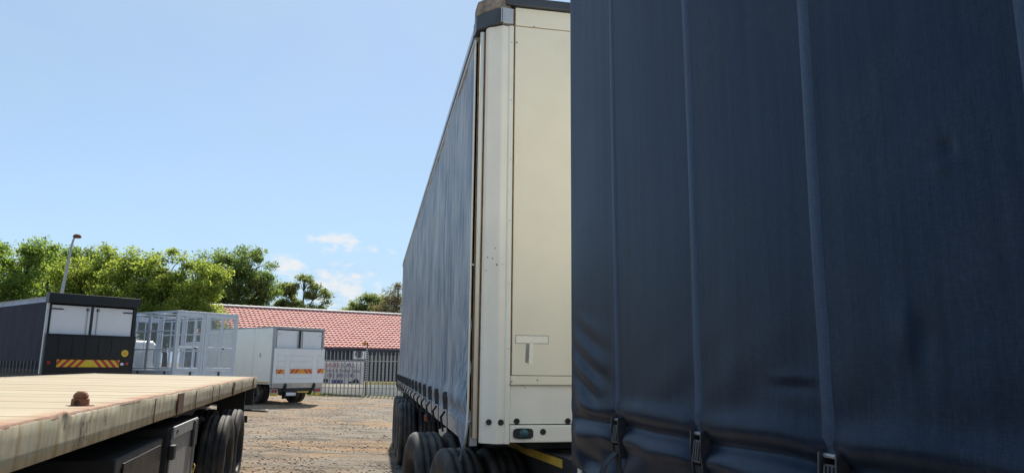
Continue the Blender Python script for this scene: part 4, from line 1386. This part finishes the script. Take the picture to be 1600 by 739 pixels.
wb('reflective_tape', 1.16, 1.72, -0.049, -0.041, 0.60, 0.655, 'yellowdirty', bevel=0)
for x in (0.7, 1.66):
    MB().box(x - 0.05, x + 0.05, 0.1, 6.6, 0.66 + WZ, 0.97 + WZ).build('chassis_beam', M['chassis'], wt)
for (x, y, s) in ((0.18, 1.25, -1), (0.45, 1.25, 1), (1.91, 1.25, -1), (2.18, 1.25, 1), (0.22, 5.9, -1), (2.14, 5.9, 1)):
    wheel(wt, x, y, 0.40, 0.40, s, 0.75, False)
wb('fuel_tank', 0.06, 0.5, 2.4, 3.3, 0.45, 0.9, 'chassis', bevel=0.04)
for x in (0.04, 1.80):
    wb('mudflap', x, x + 0.50, 1.80, 1.815, 0.28, 0.72, 'blackplastic', bevel=0)
MB().tube([(0.9, -0.02, 0.80 + WZ), (0.95, -0.06, 0.62 + WZ), (1.2, -0.04, 0.60 + WZ), (1.35, 0.0, 0.80 + WZ)], 0.012, 6).build('cable', M['blackplastic'], wt)
wb('side_guard', -0.005, 0.02, 2.0, 4.8, 0.50, 0.60, 'galv')
cab(wt, 2.36, 5.3, 2.45, M['whitepaint'])

# ================================================================== WHITE VAN seen through the cage
vn = empty('white_van', (-17.1, 30.6, gz(-17.1, 30.6)), -60)
tag(vn, 'white van standing behind the mesh cage body', 'van')
prof = [(-2.1, 0.45), (1.9, 0.45), (2.15, 0.60), (2.18, 1.05), (1.85, 1.30), (1.15, 2.05), (0.9, 2.22), (-1.85, 2.26), (-2.1, 2.12), (-2.16, 1.2)]
b = MB().prism(prof, 'x', -0.85, 0.85).build('body', M['whitepaint'], vn, bevel=0.09)
for s in (-1, 1):
    x = 0.852 * s
    for (ya, yb, yc) in ((-1.9, -0.75, -0.75), (-0.62, 0.35, 0.35), (0.48, 1.45, 0.98)):
        MB().prism([(ya, 1.32), (yb, 1.32), (yc, 1.92), (ya, 1.92)], 'x', min(x, x + 0.012 * s), max(x, x + 0.012 * s)).build('side_window', M['glass'], b)
MB().hexa([(-0.72, 1.90, 1.30), (0.72, 1.90, 1.30), (0.65, 1.22, 2.02), (-0.65, 1.22, 2.02)],
          [(-0.72, 1.93, 1.31), (0.72, 1.93, 1.31), (0.65, 1.25, 2.03), (-0.65, 1.25, 2.03)]).build('windscreen', M['glass'], b)
MB().box(-0.68, 0.68, -2.175, -2.155, 1.35, 1.95).build('rear_window', M['glass'], b)
for (x, y, s) in ((-0.76, 1.35, -1), (0.76, 1.35, 1), (-0.76, -1.35, -1), (0.76, -1.35, 1)):
    wheel(vn, x, y, 0.32, 0.32, s, 0.6, False)

# ================================================================== BUILDING with red tiled roof
bd = empty('tiled_building', (-12.36, 44.62, 0.05), -32)
tag(bd, 'long low navy building under a red tiled roof behind the fence', 'building')
X0, X1 = -7.2, 16.0
MB().box(X0 + 0.5, X1 - 0.5, -4.15, 4.15, 0.0, 2.75).build('wall', M['wallnavy'], bd)
TW, TL = 0.265, 0.3045
slope = math.atan2(2.35, 4.6)
ncol = int((X1 - X0) / TW)
nrow = 17
us = []
for side in (-1, 1):
    mbv, mbf = [], []
    prof = [(0.0, 0.0), (0.10, 0.026), (0.22, 0.040), (0.36, 0.030), (0.50, 0.004), (0.72, -0.005), (1.0, 0.0)]
    cols = []
    for c in range(ncol):
        for (u, h) in prof[:-1]:
            cols.append((X0 + (c + u) * TW, h))
    cols.append((X0 + ncol * TW, 0))
    n = len(cols)
    for r_ in range(nrow):
        for end in (0, 1, 2):
            d0 = (r_ + (0, 1, 1)[end]) * TL
            lift_ = (0.0, 0.026, 0.0)[end]
            for (x, h) in cols:
                jx = 0.008 * nz(x * 3, r_ * 3.1 + side) + 0.02 * nz(x * 0.5, d0 * 0.8, 4)
                y = side * d0 * math.cos(slope)
                z = 5.0 - 0.05 - d0 * math.sin(slope) + (h if end < 2 else h * 0.5 - 0.02) + lift_ + jx
                mbv.append((x, y, z))
    for j in range(nrow * 3 - 1):
        for i in range(n - 1):
            a = j * n + i
            mbf.append((a, a + 1, a + n + 1, a + n))
    o = fast_mesh('roof_tiles', np.array(mbv), np.array(mbf), M['tile'], bd)
    o['kind'] = 'stuff'
ytop = nrow * TL * math.cos(slope)
for k in range(int((X1 - X0) / 0.42)):
    x = X0 + k * 0.42
    mb = MB()
    a = [math.pi * q / 6 for q in range(7)]
    ring0 = [(x, 0.14 * math.cos(q), 4.955 + 0.105 * math.sin(q)) for q in a]
    ring1 = [(x + 0.44, 0.125 * math.cos(q), 4.948 + 0.095 * math.sin(q)) for q in a]
    mb.add(ring0 + ring1, [(i, i + 1, 8 + i, 7 + i) for i in range(6)] + [tuple(range(6, -1, -1)), tuple(range(7, 14))])
    mb.build('ridge_tile', M['fascia_wood'], bd)
MB().box(X0 + 0.1, X1 - 0.1, -4.50, -4.46, 2.42, 2.60).build('fascia_board', M['wallnavy'], bd)
for xg in (X0 + 0.45, X1 - 0.55):
    MB().prism([(-4.3, 2.62), (4.3, 2.62), (0, 4.82)], 'x', xg, xg + 0.1).build('gable', M['wallnavy'], bd)

# air conditioner on the wall: local coordinates of the building put into the world
def bw(x, y, z):
    a = R(-32)
    return (-12.36 + x * math.cos(a) + y * math.sin(a), 44.62 - x * math.sin(a) + y * math.cos(a), z)


ac = empty('air_conditioner', bw(1.52, -4.16, 2.02), -32)
tag(ac, 'white outdoor air conditioner unit fixed to the navy wall', 'air conditioner')
MB().box(-0.36, 0.36, -0.34, -0.04, 0.0, 0.56).build('casing', M['whitepaint'], ac, bevel=0.015)
MB().lathe([(-0.341, 0.23), (-0.352, 0.23), (-0.352, 0.20), (-0.343, 0.20), (-0.343, 0.001)], (-0.08, 0, 0.28), 'y', 24, False).build('fan_grille', M['blackplastic'], ac)
for k in range(4):
    MB().box(-0.27, 0.11, -0.362, -0.354, 0.10 + k * 0.11, 0.112 + k * 0.11).build('grille_bar', M['galv'], ac)
for x in (-0.3, 0.28):
    MB().box(x, x + 0.03, -0.36, 0.0, -0.045, -0.002).build('bracket', M['galv'], ac)

sc = empty('slatted_screen', bw(3.1, -4.22, 0.3), -32)
tag(sc, 'pale grey upright slat screen against the navy wall', 'screen')
for k in range(9):
    MB().box(-1.05 + k * 0.24, -0.93 + k * 0.24, -0.03, 0.0, 0.25, 1.95).build('slat', M['slat'], sc)
for z in (0.5, 1.7):
    MB().box(-1.1, 1.15, 0.002, 0.03, z, z + 0.06).build('cross_bar', M['chassis'], sc)

# ================================================================== BOUNDARY: plinth wall, palisade fence, banner
FX0, FX1 = -13.2, -2.2
FA = math.atan2(-0.3, 4.5)


def fy(x):
    return 37.7 + (x + 10) * (-0.3 / 4.5)


pw_ = empty('boundary_wall', (-7.6, fy(-7.6) + 0.42, 0.0), 0)
pw_.rotation_euler = (0, 0, FA)
tag(pw_, 'low white plaster wall with a yellow top behind the palisade fence', 'wall')
MB().box(-5.0, -0.12, 0.0, 0.16, -0.1, 0.74).build('wall_panel', M['plinth'], pw_, bevel=0.01)
MB().box(-0.118, 5.2, -0.02, 0.16, -0.1, 0.70).build('wall_panel', M['plinth'], pw_, bevel=0.01)
MB().box(-0.118, 5.2, -0.025, 0.165, 0.7005, 0.84).build('coping', M['plinthyellow'], pw_, bevel=0.01)

pf = empty('palisade_fence', (-7.6, fy(-7.6), 0.0), 0)
pf.rotation_euler = (0, 0, FA)
tag(pf, 'grey steel palisade fence along the back of the yard', 'fence')


def pale_mesh():
    # W section, pointed head
    w = 0.024
    sec = [(-w, 0.012), (-w * 0.5, -0.012), (0, 0.010), (w * 0.5, -0.012), (w, 0.012), (w, 0.016), (w * 0.5, -0.008), (0, 0.014), (-w * 0.5, -0.008), (-w, 0.016)]
    mb = MB()
    hs = [(0.0, 1.0), (2.12, 1.0), (2.25, 0.06)]
    vs, fs = [], []
    for h, s in hs:
        vs += [(a * s, b, h) for a, b in sec]
    n = len(sec)
    for i in range(2):
        for k in range(n):
            fs.append((i * n + k, i * n + (k + 1) % n, (i + 1) * n + (k + 1) % n, (i + 1) * n + k))
    fs.append(tuple(2 * n + k for k in range(n)))
    return mb.add(vs, fs)


p0 = pale_mesh().build('pale', M['pale'], pf)
npale = int((FX1 - FX0) / 0.2)
for k in range(npale):
    o = p0 if k == 0 else p0.copy()
    if k:
        C.objects.link(o)
        o.parent = pf
    x = FX0 + 0.2 * k
    o.location = (x + 7.6, 0, gz(x, fy(x)) - 0.02 + random.uniform(-0.012, 0.012))
    o.rotation_euler = (0, random.uniform(-0.012, 0.012), 0)
for z in (0.50, 1.88):
    MB().box(FX0 + 7.5, FX1 + 7.7, 0.018, 0.06, z, z + 0.045).build('rail', M['pale'], pf)
for x in (FX0 + 7.6, -2.6, 0.35, 3.2):
    MB().box(x - 0.04, x + 0.04, 0.062, 0.14, 0.0, 2.2).build('post', M['pale'], pf)

bn = empty('sale_banner', (-8.71, fy(-8.71) + 0.085, 0.0), 0)
bn.rotation_euler = (0, 0, FA)
tag(bn, 'washed-out white banner with red and blue lettering tied behind the palisade', 'banner')
MB().grid(list(np.linspace(-1.12, 1.08, 30)), list(np.linspace(0.70, 1.86, 12)), lambda x, z: (x, 0.072 + 0.012 * math.sin(x * 4 + z), z)).build('sheet', M['banner'], bn, smooth=True, solid=0.003)


def text(body_, x, z, size, mat, parent, y=0.052):
    cu = bpy.data.curves.new('lettering', 'FONT')
    cu.body = body_
    cu.size = size
    cu.extrude = 0.001
    cu.align_x = 'LEFT'
    tmp = bpy.data.objects.new('lettering', cu)
    C.objects.link(tmp)
    bpy.context.view_layer.update()
    me = bpy.data.meshes.new_from_object(tmp.evaluated_get(bpy.context.evaluated_depsgraph_get()))
    bpy.data.objects.remove(tmp)
    me.materials.clear()
    me.materials.append(mat)
    o = bpy.data.objects.new('lettering', me)
    C.objects.link(o)
    o.parent = parent
    o.location = (x, y, z)
    o.rotation_euler = (math.pi / 2, 0, 0)
    return o


text('SALES', -1.00, 1.58, 0.30, M['print_red'], bn)
text('CALL', -0.10, 1.58, 0.30, M['print_blue'], bn)
text('Truck & Trailer Sales', -1.02, 1.32, 0.22, M['print_dark'], bn)
text('082 480 1545', -0.85, 1.06, 0.26, M['print_blue'], bn)
MB().box(-1.08, -0.80, 0.050, 0.053, 0.78, 0.96).build('printed_block', M['print_dark'], bn)
MB().box(-0.60, -0.02, 0.050, 0.053, 0.74, 0.92).build('printed_block', M['print_blue'], bn)
MB().prism([(0.25, 0.76), (0.85, 0.76), (0.85, 0.86), (0.72, 1.0), (0.62, 0.98), (0.50, 0.86), (0.25, 0.84)], 'y', 0.050, 0.053).build('printed_truck', M['print_dark'], bn)

ep = empty('electric_fence_post', (-7.43, 37.30, gz(-7.43, 37.3)), 0)
tag(ep, 'dark electric fence post with insulators and an orange warning light', 'fence post')
MB().box(-0.025, 0.025, -0.02, 0.02, -0.05, 2.66).build('post', M['blackplastic'], ep)
for k in range(15):
    MB().lathe([(0.0, 0.035), (0.03, 0.040), (0.05, 0.02), (0.05, 0.001)], (-0.002, -0.05, 0.70 + k * 0.115), 'z', 10, False).build('insulator', M['whitepaint'], ep)
wl_ = MB().box(-0.27, -0.03, -0.06, 0.04, 2.55, 2.70).build('warning_light', M['orange'], ep, bevel=0.02)
MB().box(-0.14, -0.10, -0.065, 0.045, 2.53, 2.72).build('light_band', M['blackplastic'], wl_)
mb = MB()
for k in range(12):
    z = 0.80 + k * 0.15
    mb.tube([(0.0, -0.05, z), (2.6, -0.10, z)], 0.003, 4)
mb.build('fence_wire', M['galv'], ep)

# ================================================================== LAMP POST
lpz = gz(-17.7, 28)
ls = empty('street_lamp', (-18.0, 28.0, lpz), 0)
tag(ls, 'leaning grey lamp post rising behind the black truck', 'street lamp')
MB().tube([(0, 0, 0), (0.15, 0, 2.5), (0.30, 0, 4.2), (0.44, 0, 5.9), (0.49, 0, 6.18), (0.56, 0, 6.30)], [0.085, 0.070, 0.060, 0.042, 0.034, 0.028], 12).build('pole', M['lampgrey'], ls, smooth=True)
mb = MB()
mb.lathe([(0.10, 0.02), (0.09, 0.10), (0.03, 0.15), (-0.03, 0.15), (-0.05, 0.10), (-0.06, 0.001)], (0.62, 0, 6.28), 'z', 16, False)
mb.build('lamp_head', M['rustdark'], ls, smooth=True)


# ================================================================== TREES
def tree(name, loc, label, lobes, nclump, nleaf, leaf, mat, clump_r, trunk_r, group='trees behind the yard', droop=0.0, seed=1):
    rng = np.random.default_rng(seed)
    root = empty(name, (loc[0], loc[1], gz(loc[0], loc[1])), 0)
    tag(root, label, 'tree', group)
    lobes = np.array(lobes, float)                      # dx, dy, z, rx, ry, rz
    vol = lobes[:, 3] * lobes[:, 4] * lobes[:, 5]
    pick = rng.choice(len(lobes), nclump, p=vol / vol.sum())
    d = rng.normal(size=(nclump, 3))
    d /= np.linalg.norm(d, axis=1)[:, None]
    rad = 0.45 + 0.55 * rng.random(nclump) ** 0.6
    cen = lobes[pick, :3] + d * rad[:, None] * lobes[pick, 3:]
    # branches
    mb = MB()
    top = lobes[:, 2].mean()
    zsplit = max(0.8, (lobes[:, 2] - lobes[:, 5]).min() * 0.9)
    mb.tube([(0, 0, -0.1), (0.05, 0.03, zsplit * 0.6), (0.0, 0.05, zsplit)], [trunk_r * 1.3, trunk_r, trunk_r * 0.85], 10)
    for i in range(len(lobes)):
        e = lobes[i]
        m = Vector((e[0] * 0.45 + rng.normal() * 0.15, e[1] * 0.45, zsplit + (e[2] - zsplit) * 0.55))
        mb.tube([(0.0, 0.05, zsplit - 0.05), m, (e[0], e[1], e[2] + e[5] * 0.3)], [trunk_r * 0.6, trunk_r * 0.42, trunk_r * 0.18], 7)
        sel = np.where(pick == i)[0][:16]
        for j in sel:
            c = cen[j]
            mb.tube([(e[0] * 0.7, e[1] * 0.7, zsplit + (e[2] - zsplit) * 0.8), (e[0] * 0.5 + c[0] * 0.5, e[1] * 0.5 + c[1] * 0.5, e[2] * 0.55 + c[2] * 0.45 + 0.1), tuple(c)],
                    [trunk_r * 0.20, trunk_r * 0.13, 0.012], 5)
    mb.build('trunk', M['bark'], root, smooth=True)
    # leaves, in flattened sprays round each clump centre
    per = int(nleaf * 1.25) // nclump
    cr = clump_r * (0.55 + 0.9 * rng.random(nclump))
    dd = rng.normal(size=(nclump, per, 3))
    dd /= np.linalg.norm(dd, axis=2)[:, :, None]
    rr = rng.random((nclump, per)) ** 0.6
    off = dd * rr[:, :, None] * cr[:, None, None]
    off[:, :, 2] *= 0.62
    off[:, :, 2] -= droop * (off[:, :, 0] ** 2 + off[:, :, 1] ** 2)
    P = (cen[:, None] + off).reshape(-1, 3)
    P += rng.normal(0, 0.05, P.shape)
    N = len(P)
    nr = rng.normal(size=(N, 3)) + np.array([0, 0, 0.9])
    nr /= np.linalg.norm(nr, axis=1)[:, None]
    a = rng.normal(size=(N, 3))
    a -= nr * (a * nr).sum(1)[:, None]
    a /= np.linalg.norm(a, axis=1)[:, None]
    b = np.cross(nr, a)
    s = leaf * (0.42 + 0.55 * rng.random(N))[:, None]
    V = np.stack([P - a * s, P - b * s * 0.5 + nr * s * 0.12, P + a * s, P + b * s * 0.5 + nr * s * 0.12], 1).reshape(-1, 3)
    F = np.arange(4 * N).reshape(-1, 4)
    cr_ = fast_mesh('crown', V, F, mat, root)
    return root


tree('leafy_tree', (-24.3, 34.0), 'bright green leafy tree at the left edge behind the black truck',
     [(0, 0, 4.6, 2.3, 2.0, 2.2), (-1.2, 0, 5.6, 1.5, 1.5, 1.5), (1.0, 0.3, 5.9, 1.3, 1.3, 1.2), (1.2, 0, 3.4, 1.6, 1.5, 1.6), (-1.5, 0, 3.2, 1.6, 1.4, 1.8)], 170, 30000, 0.10, M['leaf_mid'], 0.60, 0.16, seed=2)
tree('leafy_tree', (-25.6, 40.5), 'darker round-topped green tree just behind the lamp post',
     [(0, 0, 5.4, 2.3, 2.0, 2.2), (0.9, 0, 6.8, 1.3, 1.3, 1.0), (-1.2, 0, 6.5, 1.4, 1.3, 1.1), (1.5, 0, 4.2, 1.5, 1.4, 1.7)], 150, 26000, 0.11, M['leaf_dark'], 0.60, 0.18, seed=3)
tree('leafy_tree', (-21.4, 36.5), 'sparse-topped yellow-green tree above the black truck',
     [(0, 0, 4.8, 1.9, 1.8, 2.0), (0.6, 0, 6.3, 1.1, 1.1, 1.0), (-1.0, 0, 5.8, 1.1, 1.1, 1.1), (1.0, 0, 3.4, 1.4, 1.3, 1.5), (-1.2, 0, 3.6, 1.3, 1.3, 1.6)], 130, 21000, 0.10, M['leaf_bright'], 0.55, 0.14, seed=4)
tree('leafy_tree', (-17.9, 35.2), 'full bright yellow-green tree with several domed tops left of the mesh cage',
     [(-0.6, 0, 5.0, 1.6, 1.7, 1.9), (0.7, 0, 5.6, 1.3, 1.4, 1.3), (-1.5, 0, 4.0, 1.3, 1.3, 1.6), (0.8, 0, 3.6, 1.6, 1.5, 1.6)], 150, 28000, 0.10, M['leaf_bright'], 0.55, 0.16, seed=5)
tree('leafy_tree', (-15.75, 34.8), 'bright yellow-green tree bushing out above the mesh cage',
     [(0, 0, 4.7, 1.5, 1.5, 1.7), (0.5, 0, 5.5, 1.0, 1.1, 1.0), (0.8, 0, 3.5, 1.1, 1.1, 1.2), (-0.9, 0, 3.5, 1.2, 1.2, 1.4)], 140, 26000, 0.10, M['leaf_bright'], 0.52, 0.14, seed=6)
tree('leafy_tree', (-21.3, 54.0), 'tall dark green tree behind the tiled roof',
     [(0.6, 0, 6.6, 2.6, 2.2, 2.2), (-1.2, 0, 8.2, 1.7, 1.6, 1.5), (1.2, 0, 8.5, 1.8, 1.7, 1.4), (2.6, 0, 7.0, 1.3, 1.3, 1.3), (2.2, 0, 5.2, 1.6, 1.5, 1.4), (-2.0, 0, 6.0, 1.6, 1.4, 1.6)], 190, 36000, 0.13, M['leaf_dark'], 0.72, 0.24, seed=7)
tree('umbrella_tree', (-16.9, 57.5), 'open umbrella-shaped tree with sky showing through above the roof',
     [(0.1, 0, 7.9, 0.9, 0.9, 0.55), (1.2, 0, 7.0, 0.9, 0.9, 0.6), (-1.2, 0, 7.2, 0.9, 0.9, 0.6), (-0.9, 0, 6.0, 1.0, 0.9, 0.8), (0.6, 0, 5.5, 1.2, 1.0, 1.0), (1.7, 0, 6.1, 0.5, 0.5, 0.6), (-1.7, 0, 5.6, 0.6, 0.6, 0.7)], 95, 13000, 0.12, M['leaf_grey'], 0.48, 0.17, seed=8)
tree('leafy_tree', (-13.2, 63.0), 'low grey-green tree over the roof beside the parked trailer',
     [(0.4, 0, 5.4, 2.2, 1.9, 1.4), (-1.0, 0, 5.9, 1.3, 1.3, 1.0), (1.0, 0, 6.7, 1.3, 1.3, 1.0), (-2.0, 0, 4.9, 1.0, 1.0, 0.8), (1.9, 0, 5.6, 1.2, 1.2, 1.2)], 130, 24000, 0.12, M['leaf_grey'], 0.55, 0.18, seed=9)
tree('dry_tree', (-9.9, 60.0), 'thin brownish tree half hidden by the trailer curtain',
     [(0, 0, 5.6, 1.6, 1.5, 1.6), (0.4, 0, 7.2, 1.1, 1.1, 1.0), (-0.8, 0, 6.2, 0.9, 0.9, 0.8)], 110, 9000, 0.10, M['leaf_brown'], 0.55, 0.15, seed=10)
tree('leafy_tree', (-29.5, 46.0), 'dark tree far left filling the gap between nearer crowns',
     [(0, 0, 5.0, 3.0, 2.0, 2.6), (2.5, 0, 5.0, 2.2, 2.0, 2.2)], 120, 20000, 0.13, M['leaf_dark'], 0.75, 0.18, seed=11)
tree('leafy_tree', (-24.0, 50.0), 'dark tree glimpsed between the yellow-green trees',
     [(0, 0, 4.6, 2.6, 2.0, 2.4), (-2.4, 0, 4.2, 2.0, 1.8, 2.0)], 120, 20000, 0.13, M['leaf_dark'], 0.75, 0.18, seed=12)

# weeds along the foot of the fence
rng = np.random.default_rng(20)
n = 700
bx = np.concatenate([rng.normal(-9.7, 0.45, n // 2), rng.uniform(-10.6, -4.5, n - n // 2)])
by = 36.6 + rng.normal(0, 0.35, n)
h = 0.03 + 0.09 * rng.random(n) * np.where(np.arange(n) < n // 2, 1.3, 0.6)
bz = np.array([gz(a, c) for a, c in zip(bx, by)]) - 0.01
an = rng.random(n) * 6.28
w = 0.02
V = np.stack([np.stack([bx - w * np.cos(an), by - w * np.sin(an), bz], 1), np.stack([bx + w * np.cos(an), by + w * np.sin(an), bz], 1),
              np.stack([bx + rng.normal(0, 0.05, n), by + rng.normal(0, 0.05, n), bz + h], 1)], 1).reshape(-1, 3)
o = fast_mesh('weeds', V, np.arange(3 * n).reshape(-1, 3), M['leaf_grey'])
tag(o, 'thin tufts of weeds along the foot of the fence', 'weeds', kind='stuff')
